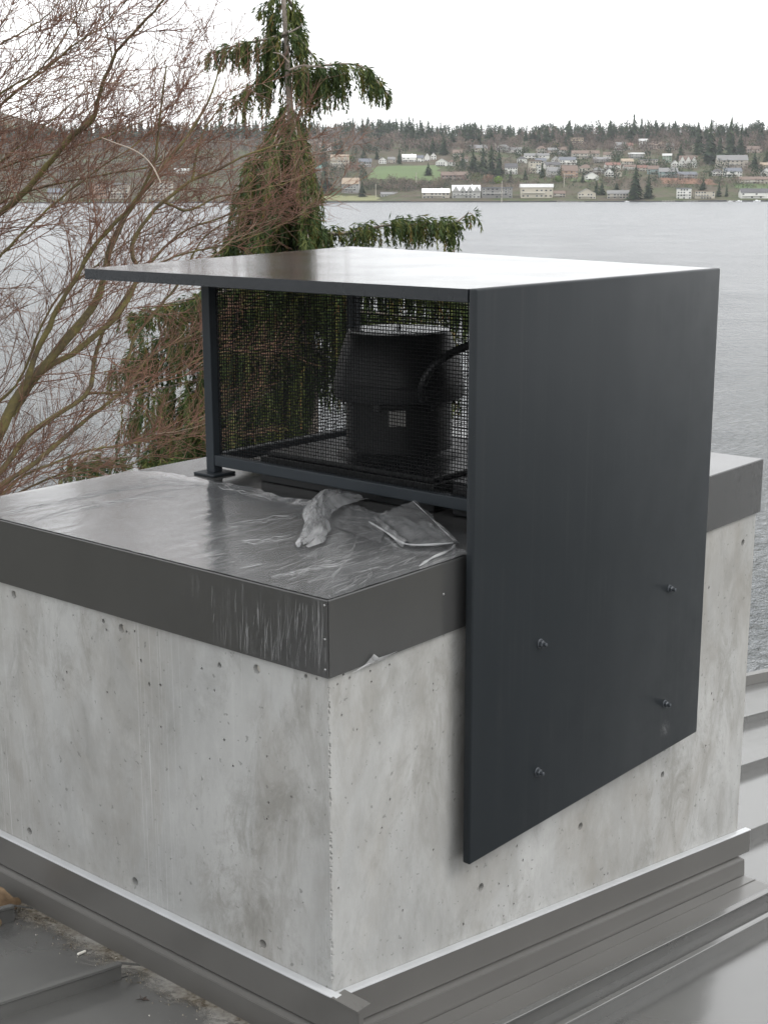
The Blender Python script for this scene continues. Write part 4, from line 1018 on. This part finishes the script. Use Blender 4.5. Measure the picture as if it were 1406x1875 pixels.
BIG = [
 (592, 255, 304, 20, 'dark conifer at the left end of the far hillside, beside the pale terraced houses'),
 (614, 252, 292, 16, 'narrow dark conifer left of its taller neighbour above the cream two-storey house'),
 (624, 247, 292, 20, 'tallest dark conifer above the cream two-storey house at the left'),
 (731, 272, 301, 13, 'single pointed conifer standing at the top edge of the green lawn'),
 (666, 266, 293, 14, 'small conifer behind the grey roofed house left of the lawn'),
 (690, 275, 292, 12, 'low conifer above the left corner of the green lawn'),
 (792, 252, 283, 18, 'hazy conifer on the slope above the white gabled pair'),
 (812, 245, 285, 24, 'broad hazy conifer right of the one above the white gabled pair'),
 (876, 241, 268, 20, 'dark conifer directly behind the cream house above the big conifer clump'),
 (784, 299, 322, 20, 'round dark evergreen on the lower right corner of the green lawn'),
 (847, 278, 306, 15, 'small dark conifer left of the big central clump'),
 (866, 272, 318, 24, 'leftmost tall conifer of the big central clump'),
 (884, 270, 320, 26, 'second conifer from the left in the big central clump'),
 (899, 264, 324, 27, 'tallest conifer of the big central clump'),
 (913, 274, 325, 22, 'rightmost conifer of the big central clump'),
 (594, 306, 347, 36, 'bushy dark evergreen near the water at the left, below the teal roof'),
 (578, 318, 348, 24, 'low dark evergreen beside the weeping cedar outline near the far water'),
 (663, 332, 361, 19, 'dark evergreen right of the grey lakefront house'),
 (1159, 209, 262, 24, 'tallest ridge tree on the right, a broad dark conifer on the skyline'),
 (1173, 214, 258, 18, 'thin pointed conifer just right of the tallest skyline tree'),
 (1278, 233, 284, 30, 'left shoulder of the large dark grove on the right, a wide conifer'),
 (1298, 224, 300, 36, 'largest conifer in the dark grove on the right hillside'),
 (1316, 250, 302, 30, 'lower conifer in the middle of the dark grove on the right'),
 (1336, 215, 288, 26, 'tall conifer at the right of the dark grove, reaching the skyline'),
 (1354, 246, 284, 30, 'rightmost conifer of the dark grove, above the big grey roof'),
 (1162, 306, 367, 36, 'largest dark evergreen standing right on the far waterline'),
 (1186, 318, 365, 24, 'thinner evergreen right of the big waterline evergreen'),
 (1286, 326, 350, 17, 'dark conifer behind the low cream lakefront house'),
 (1315, 333, 361, 13, 'slim conifer right of the low cream lakefront house'),
 (1329, 334, 361, 8, 'very slim pointed cypress right of the slim conifer by the shore'),
 (1380, 279, 311, 22, 'dark conifer right of the big grey roofed house'),
 (1402, 276, 304, 22, 'dark conifer cut by the right edge of the picture'),
 (1245, 264, 294, 22, 'dark conifer behind the white two gabled house'),
 (1042, 219, 268, 26, 'broad dark conifer on the skyline above the tan block'),
 (1116, 221, 264, 28, 'wide dark conifer on the skyline right of the tan block'),
 (1097, 224, 262, 20, 'dark conifer left of the wide skyline conifer'),
 (1000, 230, 270, 30, 'dark conifer above the long white houses'),
 (985, 238, 272, 24, 'hazy conifer left of the dark one above the long white houses'),
 (992, 298, 326, 13, 'dark conifer between the white stacked house and the pale house'),
 (1044, 258, 287, 20, 'green rounded evergreen in front of the tan block'),
 (1066, 318, 334, 11, 'small dark round evergreen in the garden of the white cottage'),
 (1128, 333, 349, 14, 'small dark evergreen behind the low beige lakefront house'),
 (934, 310, 334, 13, 'dark evergreen left of the white house beside the central clump'),
 (961, 310, 330, 14, 'green evergreen left of the tall house with the balcony'),
 (1101, 334, 358, 20, 'dark evergreen right of the cream lakefront gable house'),
 (1091, 330, 356, 15, 'short evergreen touching the cream lakefront gable house'),
]
for px, yt, yb, w_, lb in BIG: conifer(px, yt, yb, w_, lb, 'single conifers on the far hillside')
# the hazy line of conifers on the ridge
TOPS = [(0, 215), (60, 226), (110, 222), (180, 216), (240, 212), (330, 214), (420, 214), (560, 217), (610, 222), (640, 214), (668, 210), (700, 214), (745, 212), (790, 214), (815, 226), (840, 218), (900, 226), (960, 226), (1010, 228), (1040, 219), (1090, 224), (1130, 220), (1160, 222), (1230, 218), (1270, 222), (1300, 226), (1340, 220), (1406, 230)]
tx, ty = zip(*TOPS)
for i in range(215):
    px = -14+1434*(i+rng.random())/215; row = rng.random()
    yb = 251+9*row; yt = np.interp(px, tx, ty)+rng.uniform(-2, 9)+8*row
    conifer(px, yt, yb+rng.uniform(0, 8), rng.uniform(11, 19)+13*rng.random()**2, 'distant dark conifer in the hazy tree line along the ridge', 'conifers along the far ridge', 'ridge_conifer', False, v=rng.uniform(2150, 2550))
# bare woods, shrubs
def mass(name, n, mat, label, where, hs, ws, fq, tone):
    st = ([], [], [])
    for _ in range(n):
        px, yb, v = where()
        if v is None: u, v, z = ground_hit(px, yb)
        P = at(px, yb, v); P[2] = max(P[2], hill(float((P-CAM)@RH), v)-1) if yb < 366 else P[2]
        h = rng.uniform(*hs); wd = h*rng.uniform(*ws); t0 = rng.uniform(*tone)
        for _k in range(fq):
            q = rng.normal(0, 1, 3); q = q/np.linalg.norm(q)*rng.random()**.4; c = P+np.array([q[0]*wd*.5, q[1]*wd*.5, h*(.52+.48*q[2])])
            d = np.array([q[0]*.6, q[1]*.6, .8])+rng.normal(0, .35, 3); d /= np.linalg.norm(d); s_ = np.cross(d, rng.normal(0, 1, 3)); s_ /= np.linalg.norm(s_)+1e-9
            quads_to(st, c, s_*rng.uniform(.08, .34)*h/10, d*rng.uniform(.4, 1.0)*h/10, min(1, max(0, t0+rng.normal(0, .15))))
    tag(link(name, mesh_np(name, st[0], st[1], mat, st[2])), label, kind='stuff')
mass('bare_woodland', 2600, M_FAR_BARE, 'hazy brown leafless woodland covering the upper hillside', lambda: (rng.uniform(-40, 1440), rng.uniform(243, 282), None), (9, 19), (.6, 1.0), 44, (.1, .75))
mass('bare_woodland', 2300, M_FAR_BARE, 'brown leafless trees between the houses', lambda: ((lambda x: (x, rng.uniform(282, 347) if x > 820 or x < 670 else rng.uniform(332, 352), None))(rng.uniform(-40, 1440))), (4, 10), (.7, 1.2), 40, (.15, .95))
mass('bare_woodland', 420, M_FAR_BARE, 'brown leafless wood on the far shore at the left', lambda: (rng.uniform(-40, 560), rng.uniform(282, 362), None), (8, 16), (.7, 1.0), 46, (.1, .7))
mass('hedges', 1050, M_FAR_CON, 'dark green hedges and shrubs among the far houses', lambda: ((lambda x: (x, rng.uniform(284, 350) if x > 820 or x < 670 else rng.uniform(338, 352), None))(rng.uniform(560, 1440))), (2.5, 8), (.8, 1.5), 40, (.1, 1))
mass('evergreen_wood', 620, M_FAR_CON, 'dark rounded evergreen wood along the ridge', lambda: ((lambda x: (x if fbm(x/55, 4.4, 0, 3) > -.12 else x+60*rng.random(), rng.uniform(238, 257)+9*max(0, -fbm(x/38, 1.2, 0, 3)), None))(rng.uniform(-40, 1440))), (9, 27), (.45, .8), 64, (.1, .8))
mass('evergreen_wood', 240, M_FAR_CON, 'dark rounded evergreens scattered over the far slope', lambda: ((lambda x: (x, rng.uniform(266, 335) if x > 820 or x < 670 else rng.uniform(262, 285), None))(rng.uniform(560, 1440))), (8, 17), (.6, .9), 70, (.1, .8))
mass('shore_shrubs', 190, M_FAR_BARE, 'low brown shrubs along the far waterline', lambda: (rng.uniform(560, 1440), rng.uniform(353, 365), None), (2, 4.5), (1, 1.8), 40, (.2, 1))
def single_bush(px, yt, yb, wpx, stops, label):
    u, v, z = ground_hit(px, yb); P = at(px, yb, v); H = (yb-yt)*v/FPX; W = wpx*v/FPX; st = ([], [], [])
    for _k in range(260):
        q = rng.normal(0, 1, 3); q = q/np.linalg.norm(q)*rng.random()**.35; c = np.array([q[0]*W*.5, q[1]*W*.5, H*(.5+.5*q[2])])
        d = rng.normal(0, 1, 3); d /= np.linalg.norm(d); s_ = np.cross(d, rng.normal(0, 1, 3)); s_ /= np.linalg.norm(s_)
        quads_to(st, c, s_*rng.uniform(.2, .6), d*rng.uniform(.4, 1), rng.random())
    t_ = tag(empty('bush', P), label, 'bush'); link('crown', mesh_np('crown', st[0], st[1], tinted('bush_leaf', stops, .9, .1), st[2]), None, t_)
    tv, tf = tubes([np.array([[0, 0, -1], [0, 0, H*.3], [.1, 0, H*.6]])], [np.array([.3, .22, .08])], 5); link('trunk', mesh_np('trunk', tv, tf, M_TRUNK), None, t_)
single_bush(912, 322, 336, 17, [(0, (.10, .17, .03)), (1, (.17, .26, .05))], 'bright yellow green bush below the central conifer clump')
single_bush(893, 319, 336, 22, [(0, (.15, .09, .06)), (1, (.24, .15, .10))], 'pale brown rounded bush left of the bright green bush')
single_bush(872, 316, 334, 24, [(0, (.06, .075, .035)), (1, (.12, .12, .06))], 'olive green bush right of the long red brown house')
single_bush(652, 296, 315, 40, [(0, (.13, .06, .04)), (1, (.21, .10, .065))], 'reddish brown bare bush left of the green lawn')
single_bush(1018, 262, 274, 20, [(0, (.10, .10, .03)), (1, (.18, .16, .05))], 'yellowish bush left of the tan block')
single_bush(1022, 322, 334, 16, [(0, (.07, .12, .03)), (1, (.12, .18, .05))], 'green shrub left of the orange brick house')
single_bush(641, 286, 296, 14, [(0, (.10, .13, .04)), (1, (.17, .19, .06))], 'light green shrub right of the cream two-storey house')

# ================================================================== FAR SHORE: HOUSES
WALLS = dict(white=(.74, .74, .71), cream=(.66, .60, .47), beige=(.48, .43, .35), tan=(.55, .42, .26), grey=(.33, .34, .34), pale=(.56, .57, .55), brown=(.25, .16, .11), red=(.22, .085, .06),
             orange=(.40, .19, .09), pink=(.60, .44, .36), teal=(.20, .36, .36), dark=(.16, .16, .16), green=(.15, .30, .18))
ROOFS = dict(grey=(.18, .18, .18), dark=(.08, .08, .085), brown=(.15, .11, .09), red=(.19, .10, .08), white=(.80, .80, .80), tan=(.30, .24, .18), slate=(.12, .13, .15), teal=(.14, .30, .28))
MW = {k: plain('far_wall_'+k, tuple(.72*(.62*x+.38*y) for x, y in zip(c, (.40, .385, .36))) if k != 'white' else (.60, .60, .57), .85, var=.08, scale=.4) for k, c in WALLS.items()}
MR = {k: plain('far_roof_'+k, c, .8 if k != 'white' else .5, var=.14, scale=.5) for k, c in ROOFS.items()}
wm = MB(); wm.box((-.5, -.06, 0), (.5, .02, 1)); WOB = wm.build('window', M_WIN); WME = WOB.data; bpy.data.objects.remove(WOB)
fm = MB()
for lo, hi in (((-.62, -.09, -.10), (.62, .02, -.002)), ((-.62, -.09, 1.002), (.62, .02, 1.10)), ((-.62, -.09, 0), (-.502, .02, 1)), ((.502, -.09, 0), (.62, .02, 1))): fm.box(lo, hi)
FOB = fm.build('window_frame', MW['white']); FME = FOB.data; bpy.data.objects.remove(FOB)
def far_house(x0, x1, yt, yb, wall, roof, typ, label, cat='house', ns=None):
    xc = (x0+x1)/2; u, v, z = ground_hit(xc, min(yb, 366)); P = at(xc, yb, v); W = (x1-x0)*v/FPX; H = max(3.2, (yb-yt)*v/FPX)
    D = min(13, max(7, W*.7)); jit = rng.uniform(-.16, .16) if W < 30 else 0
    h_ = empty('house', (P[0], P[1], P[2]), YAW-math.pi/2+jit)              # local +y runs away from the camera
    tag(h_, label, cat, 'houses on the far shore')
    he = ({'g': .56, 's': .60, 'h': .62, 'f': .93, 'm': .55}[typ] if not (typ == 'f' and roof == 'white') else .76)*H; w2 = W/2; ov = .45
    if typ in 'f': w2 -= .3
    m = MB(); wl = w2-.35
    if typ == 'g': m.prism([(-wl, .3, -3), (wl, .3, -3), (wl, .3, he), (0, .3, H-.25), (-wl, .3, he)], [(-wl, D, -3), (wl, D, -3), (wl, D, he), (0, D, H-.25), (-wl, D, he)])
    elif typ in 'sm': m.prism([(-wl, .3, -3), (-wl, D, -3), (-wl, D, he), (-wl, D/2, H-.25), (-wl, .3, he)], [(wl, .3, -3), (wl, D, -3), (wl, D, he), (wl, D/2, H-.25), (wl, .3, he)])
    else: m.box((-wl, .3, -3), (wl, D, he))
    m.build('wall', MW[wall], h_)
    m = MB()
    if typ == 'g':
        for s_ in (-1, 1):
            a = (s_*(wl+ov), he-ov*(H-he)/wl); m.prism([(a[0], -.15, a[1]), (0, -.15, H-.2), (0, -.15, H), (a[0], -.15, a[1]+.25)], [(a[0], D+.4, a[1]), (0, D+.4, H-.2), (0, D+.4, H), (a[0], D+.4, a[1]+.25)])
    elif typ in 'sm':
        for y0, y1 in ((-.25, D/2), (D+.4, D/2)):
            m.prism([(-wl-ov, y0, he-.15), (-wl-ov, y1, H-.2), (-wl-ov, y1, H), (-wl-ov, y0, he+.12)], [(wl+ov, y0, he-.15), (wl+ov, y1, H-.2), (wl+ov, y1, H), (wl+ov, y0, he+.12)])
        m.prism([(wl*.4, D*.6, H-1), (wl*.4+.9, D*.6, H-1), (wl*.4+.9, D*.6+.9, H-1), (wl*.4, D*.6+.9, H-1)], [(wl*.4, D*.6, H+.9), (wl*.4+.9, D*.6, H+.9), (wl*.4+.9, D*.6+.9, H+.9), (wl*.4, D*.6+.9, H+.9)])
    elif typ == 'h':
        e = [(-wl-ov, -.15, he), (wl+ov, -.15, he), (wl+ov, D+.45, he), (-wl-ov, D+.45, he)]; r = max(.5, wl-D/2)
        b0 = [m.bm.verts.new(p) for p in e]; r0, r1 = m.bm.verts.new((-r, D/2, H)), m.bm.verts.new((r, D/2, H))
        for f in ((b0[0], b0[1], r1, r0), (b0[1], b0[2], r1), (b0[2], b0[3], r0, r1), (b0[3], b0[0], r0), (b0[3], b0[2], b0[1], b0[0])): m.bm.faces.new(f)
    else: m.box((-w2-.25, -.35, he), (w2+.25, D+.5, H))
    m.build('roof', MR[roof], h_)
    if typ == 'm':                                                          # a row of small front gables
        k = max(2, int(W/7))
        for i in range(k):
            cx = -wl+(i+.5)*2*wl/k; gw = wl/k*.92; g = MB(); g.prism([(cx-gw, -.9, he-.3), (cx+gw, -.9, he-.3), (cx, -.9, H*.93)], [(cx-gw, D/2, he-.3), (cx+gw, D/2, he-.3), (cx, D/2, H*.93)]); g.build('gable', MW[wall], h_)
            g = MB()
            for s_ in (-1, 1): g.prism([(cx+s_*(gw+.3), -1.3, he-.5), (cx, -1.3, H*.93), (cx, -1.3, H*.93+.35), (cx+s_*(gw+.3), -1.3, he-.1)], [(cx+s_*(gw+.3), D/2, he-.5), (cx, D/2, H*.93), (cx, D/2, H*.93+.35), (cx+s_*(gw+.3), D/2, he-.1)])
            g.build('gable_roof', MR[roof], h_)
    st = ns or max(1, int(round(he/2.9))); nw = max(2, min(7, int(W/3.1)))
    for a in range(st):
        for b in range(nw):
            if rng.random() < .30: continue
            wx = -wl+(b+.5)*2*wl/nw; ww = min(2.2, 2*wl/nw*.55); wh = min(1.5, he/st*.5)
            o = link('window', WME, None, h_); o.location = (wx, .28, he*(a+.30)/st); o.scale = (ww, 1, wh)
            if rng.random() < .45: link('window_frame', FME, None, o)
    if H > 7 and W > 11:
        b = MB(); b.box((-wl*.9, -1.3, he*.46), (wl*.5, .29, he*.46+.2)); b.box((-wl*.9, -1.3, he*.46+.9), (wl*.5, -1.22, he*.46+1.05))
        for i in range(5): b.box((-wl*.9+i*wl*.34, -1.29, he*.46+.2), (-wl*.9+i*wl*.34+.1, -1.22, he*.46+.9))
        b.build('balcony', MW['white'], h_)
HL = [
 (773, 823, 346, 364, 'beige', 'white', 's', 'long low shed with bright white roof on the far waterline'),
 (828, 879, 340, 363, 'pale', 'white', 'm', 'white roofed lakefront house with a row of pointed front gables'),
 (881, 938, 344, 363, 'dark', 'slate', 'f', 'dark grey flat roofed apartment block at the water behind the pole'),
 (953, 1012, 338, 363, 'cream', 'white', 'f', 'wide two-storey lakefront house with bright white flat roof', 'house', 2),
 (1013, 1035, 350, 362, 'beige', 'brown', 's', 'small beige cottage right of the bright white flat roof'),
 (1058, 1090, 346, 365, 'cream', 'grey', 'g', 'cream gabled house at the waterline with a little dock'),
 (1111, 1150, 349, 364, 'beige', 'grey', 's', 'low beige lakefront house left of the big waterline evergreen'),
 (1238, 1265, 345, 365, 'white', 'slate', 'f', 'white cube shaped modern house on the far waterline'),
 (1271, 1308, 350, 365, 'cream', 'tan', 'f', 'low cream lakefront house with flat roof, right of the white cube house'),
 (1356, 1412, 346, 364, 'white', 'dark', 's', 'long white lakefront house with dark roof at the right edge'),
 (1325, 1358, 308, 324, 'white', 'slate', 's', 'white cottage with dark roof below the biggest grey roof'),
 (1304, 1323, 310, 322, 'white', 'dark', 'h', 'small white house left of the white cottage below the biggest grey roof'),
 (1313, 1368, 285, 308, 'beige', 'grey', 's', 'very large house with the biggest grey roof on the right hillside'),
 (1243, 1275, 286, 307, 'white', 'brown', 'm', 'white house with two pointed front gables right of centre slope'),
 (1229, 1242, 294, 307, 'white', 'grey', 'g', 'narrow white gable house left of the two gabled house'),
 (1213, 1229, 282, 298, 'green', 'white', 'f', 'small green walled house with white roof edge'),
 (1206, 1240, 308, 326, 'teal', 'grey', 's', 'bluish grey house left of the long grey house'),
 (1242, 1276, 315, 328, 'grey', 'slate', 's', 'long low grey house above the red soil bank'),
 (1354, 1406, 324, 337, 'beige', 'brown', 's', 'beige bungalow behind the green lawn strip at the right'),
 (1392, 1412, 298, 310, 'tan', 'tan', 's', 'tan house at the right edge beside the dark conifer'),
 (1393, 1412, 308, 324, 'white', 'slate', 'g', 'white gable house cut by the right edge of the picture'),
 (1187, 1203, 259, 273, 'pink', 'brown', 'g', 'pinkish house left in the upper row below the skyline'),
 (1203, 1219, 260, 273, 'pink', 'tan', 'g', 'pinkish house right of its twin in the upper row'),
 (1367, 1394, 268, 281, 'pink', 'brown', 's', 'pale pink house high on the right above the big grey roof'),
 (1219, 1234, 263, 275, 'white', 'grey', 's', 'low white house in the upper row right of the pinkish twins'),
 (1236, 1250, 262, 275, 'tan', 'brown', 'g', 'tan gable house at the left edge of the dark grove'),
 (1314, 1324, 252, 264, 'pale', 'grey', 'g', 'pale house glimpsed between the conifers of the dark grove'),
 (1045, 1068, 253, 269, 'tan', 'tan', 'f', 'plain tan block high on the slope below the skyline conifers'),
 (1047, 1097, 276, 290, 'beige', 'brown', 's', 'long beige house with brown roof in the second row from the top'),
 (983, 1001, 268, 281, 'beige', 'brown', 'h', 'beige hipped house at the left of the second row from the top'),
 (1003, 1020, 271, 283, 'brown', 'grey', 's', 'brown house with grey roof between the hipped house and the striped house'),
 (1022, 1037, 270, 285, 'pale', 'brown', 's', 'pale house with brown roof below the yellowish bush'),
 (960, 1005, 281, 292, 'white', 'grey', 's', 'long white house with long grey roof above the balcony house'),
 (1009, 1024, 286, 300, 'pale', 'grey', 'g', 'pale grey gable house at the middle of the right slope'),
 (1024, 1056, 288, 302, 'white', 'slate', 's', 'white house with blue grey roof right of the pale gable house'),
 (998, 1026, 297, 311, 'white', 'dark', 's', 'white house with dark roof above the pale stacked house'),
 (978, 990, 297, 319, 'white', 'grey', 'h', 'narrow white three-storey house left of the dark conifer'),
 (1002, 1028, 307, 326, 'pale', 'grey', 's', 'pale grey two-storey house left of the orange brick house'),
 (1029, 1058, 304, 328, 'orange', 'brown', 's', 'orange brick house with brown roof above the green garden'),
 (1060, 1084, 302, 318, 'cream', 'brown', 'h', 'cream house with brown hipped roof right of the orange brick house'),
 (1071, 1096, 316, 332, 'white', 'grey', 'g', 'white cottage with porch in the green garden'),
 (1086, 1106, 307, 319, 'grey', 'grey', 'h', 'grey house with grey hipped roof above the white cottage'),
 (1087, 1117, 288, 299, 'dark', 'grey', 's', 'dark house under a wide grey roof near the middle of the slope'),
 (1104, 1122, 279, 291, 'cream', 'brown', 's', 'cream house right of the long beige house'),
 (1154, 1180, 280, 290, 'grey', 'white', 'f', 'low house with bright white flat roof in the middle of the right slope'),
 (1109, 1136, 298, 310, 'white', 'red', 's', 'white house with reddish roof in the middle of the right slope'),
 (1107, 1123, 309, 324, 'white', 'slate', 'g', 'white gable house with blue trim left of the big waterline evergreen'),
 (1124, 1138, 311, 324, 'cream', 'brown', 'g', 'cream gable house right of the white one with blue trim'),
 (1137, 1160, 291, 304, 'cream', 'tan', 's', 'cream house with tan roof below the bright white flat roof'),
 (1143, 1165, 302, 312, 'white', 'brown', 's', 'low white house with brown roof behind the big waterline evergreen'),
 (1165, 1186, 303, 314, 'cream', 'red', 's', 'cream house with red roof above the big waterline evergreen'),
 (1171, 1204, 292, 304, 'beige', 'slate', 'f', 'flat roofed house with a long balcony left of the green walled house'),
 (1185, 1205, 304, 320, 'teal', 'brown', 's', 'teal house with brown roof right of the big waterline evergreen'),
 (1126, 1146, 261, 276, 'pale', 'grey', 's', 'pale house with grey roof in the upper row left of the tower house'),
 (1171, 1186, 255, 271, 'white', 'white', 'f', 'white tower like house in the upper row below the skyline'),
 (1140, 1158, 262, 275, 'beige', 'red', 's', 'beige house with red roof in the upper row'),
 (924, 947, 300, 319, 'white', 'dark', 's', 'white two-storey house right of the central conifer clump'),
 (969, 991, 295, 319, 'cream', 'brown', 'f', 'cream three-storey house with balcony between two evergreens'),
 (946, 964, 287, 299, 'white', 'dark', 'h', 'small white hipped house above the white two-storey house'),
 (980, 1000, 290, 302, 'pale', 'slate', 's', 'pale house with slate roof below the long white house'),
 (932, 955, 270, 282, 'white', 'grey', 's', 'white house with grey roof at the upper middle of the slope'),
 (911, 934, 265, 279, 'grey', 'grey', 'h', 'grey house with broad hipped roof behind the central conifer clump'),
 (896, 911, 262, 274, 'cream', 'grey', 'g', 'cream gable house above the central conifer clump'),
 (797, 819, 291, 305, 'white', 'grey', 'g', 'white gable house at the right edge of the green lawn'),
 (821, 833, 293, 304, 'white', 'brown', 'h', 'small white house right of the gable house at the lawn edge'),
 (828, 846, 275, 290, 'cream', 'brown', 's', 'cream house above the small white house near the lawn'),
 (842, 856, 288, 297, 'pale', 'brown', 's', 'low pale house left of the central conifer clump'),
 (860, 892, 266, 280, 'cream', 'grey', 's', 'cream house with grey roof above the left of the central clump'),
 (808, 856, 315, 331, 'red', 'brown', 's', 'long red brown house right of the lower lawn'),
 (777, 787, 281, 296, 'white', 'dark', 'g', 'narrow white steep gable house left of its pair above the lawn'),
 (788, 799, 280, 293, 'white', 'dark', 'g', 'narrow white steep gable house right of its pair above the lawn'),
 (605, 638, 284, 307, 'cream', 'tan', 'm', 'cream two-storey house with gables left of the reddish bush'),
 (657, 680, 291, 306, 'grey', 'slate', 's', 'grey house with slate roof at the left end of the lawn'),
 (694, 708, 288, 300, 'white', 'dark', 'g', 'white gable house at the left of the row above the lawn'),
 (710, 724, 288, 299, 'beige', 'grey', 's', 'beige house beside the single pointed conifer above the lawn'),
 (737, 762, 283, 297, 'white', 'white', 's', 'white house with white roof in the row above the lawn'),
 (764, 776, 285, 297, 'white', 'slate', 's', 'small white house right of the white roofed one above the lawn'),
 (626, 657, 327, 354, 'grey', 'tan', 's', 'grey two-storey lakefront house left of the dark evergreen'),
 (568, 588, 303, 316, 'pale', 'teal', 's', 'pale house with teal green roof at the left of the far slope'),
 (698, 729, 352, 362, 'pale', 'grey', 's', 'low pale boathouse on the shore below the lawn'),
 (560, 580, 257, 272, 'cream', 'grey', 'f', 'cream terraced house high at the left beside the cedar'),
 (582, 605, 262, 276, 'white', 'brown', 's', 'white terraced house high at the left behind a conifer'),
 (165, 196, 336, 368, 'orange', 'brown', 'f', 'brown apartment block on the far shore behind the bare tree'),
 (197, 236, 337, 368, 'beige', 'grey', 'f', 'beige apartment block on the far shore behind the bare tree'),
 (262, 316, 334, 367, 'beige', 'tan', 'f', 'tan apartment block on the far shore right of the beige one'),
 (320, 344, 309, 322, 'white', 'white', 'f', 'small white house above the tan apartment block at the left'),
 (88, 118, 346, 367, 'pale', 'slate', 's', 'pale lakefront house at the far left behind the bare tree'),
]
for a in HL: far_house(*a)
# poles, docks, boats at the far shore
M_POLE = plain('weathered_pole', (.36, .33, .28), .9)
for px, yt, yb, lb in ((918, 333, 369, 'tall pale pole standing at the water before the dark apartment block'), (688, 338, 363, 'pale pole standing on the shore right of the dark evergreen'),
                       (762, 317, 338, 'thin pole on the lower lawn'), (1032, 318, 343, 'thin pole below the orange brick house'), (1321, 311, 334, 'pole standing below the white cottage')):
    v = 1549 if yb > 367 else ground_hit(px, yb)[1]; P = at(px, yb, v); H = (yb-yt)*v/FPX
    t_ = tag(empty('pole', P), lb, 'pole', 'poles on the far shore'); m = MB(); m.lathe([(.45, -1.5), (.30, H)], n=8); m.build('mast', M_POLE, t_)
    m = MB(); m.box((-1.1, -.15, H*.9), (1.1, .15, H*.9+.3)); m.build('crossarm', M_POLE, t_)
M_BOAT = plain('boat_hull', (.74, .75, .76), .3)
for px, w_, lb in ((1352, 11, 'white motorboat moored left of the white lakefront house at the right'), (1385, 13, 'larger white motorboat moored before the white lakefront house'), (1147, 8, 'small white boat at the foot of the big evergreen'), (1336, 8, 'small white boat left of the white motorboat')):
    v = 1538.; P = at(px, 369, v); P[2] = WATER; L_ = w_*v/FPX; t_ = tag(empty('motorboat', P, YAW-math.pi/2+rng.uniform(-.3, .3)), lb, 'boat', 'boats at the far shore'); m = MB()
    sec = [(-.5, .14, .0), (-.2, .17, .02), (.2, .15, .06), (.42, .07, .12), (.5, .004, .16)]; rows = []
    for x, b, sh in sec: rows.append([m.bm.verts.new((x*L_, s_*b*L_*q_, z_*L_+sh*L_*.5*(z_ > 0))) for s_, q_, z_ in ((-1, 1, .13), (-1, .55, -.03), (1, .55, -.03), (1, 1, .13))])
    for r0, r1 in zip(rows, rows[1:]):
        for j in range(4): m.bm.faces.new((r0[j], r0[(j+1) % 4], r1[(j+1) % 4], r1[j]))
    m.bm.faces.new(rows[0]); m.bm.faces.new(rows[-1][::-1]); m.build('hull', M_BOAT, t_)
    m = MB(); m.prism([(-.22*L_, -.11*L_, .14*L_), (.16*L_, -.10*L_, .15*L_), (.16*L_, .10*L_, .15*L_), (-.22*L_, .11*L_, .14*L_)], [(-.18*L_, -.09*L_, .27*L_), (.06*L_, -.08*L_, .27*L_), (.06*L_, .08*L_, .27*L_), (-.18*L_, .09*L_, .27*L_)]); m.build('cabin', M_BOAT, t_)
M_DOCK = plain('dock_planks', (.40, .39, .37), .9)
for x0, x1, lb in ((1020, 1068, 'long pale dock before the cream gabled house'), (1212, 1234, 'short dock left of the white cube house'), (1251, 1276, 'dock between the white cube house and the low cream house'), (1330, 1345, 'small dock beside the moored boats')):
    v = 1543.; xc = (x0+x1)/2; P = at(xc, 368, v); P[2] = WATER; L_ = (x1-x0)*v/FPX; t_ = tag(empty('dock', P, YAW-math.pi/2), lb, 'dock', 'docks on the far shore'); m = MB(); m.box((-L_/2, -1, .75), (L_/2, 1, 1.05)); m.build('deck', M_DOCK, t_)
    for i in range(5): m = MB(); x = -L_/2+.3+i*(L_-.6)/4; m.lathe([(.16, -1), (.16, 1.7)], n=7); o = m.build('pile', M_POLE, t_); o.location = (x, -1.2, 0)
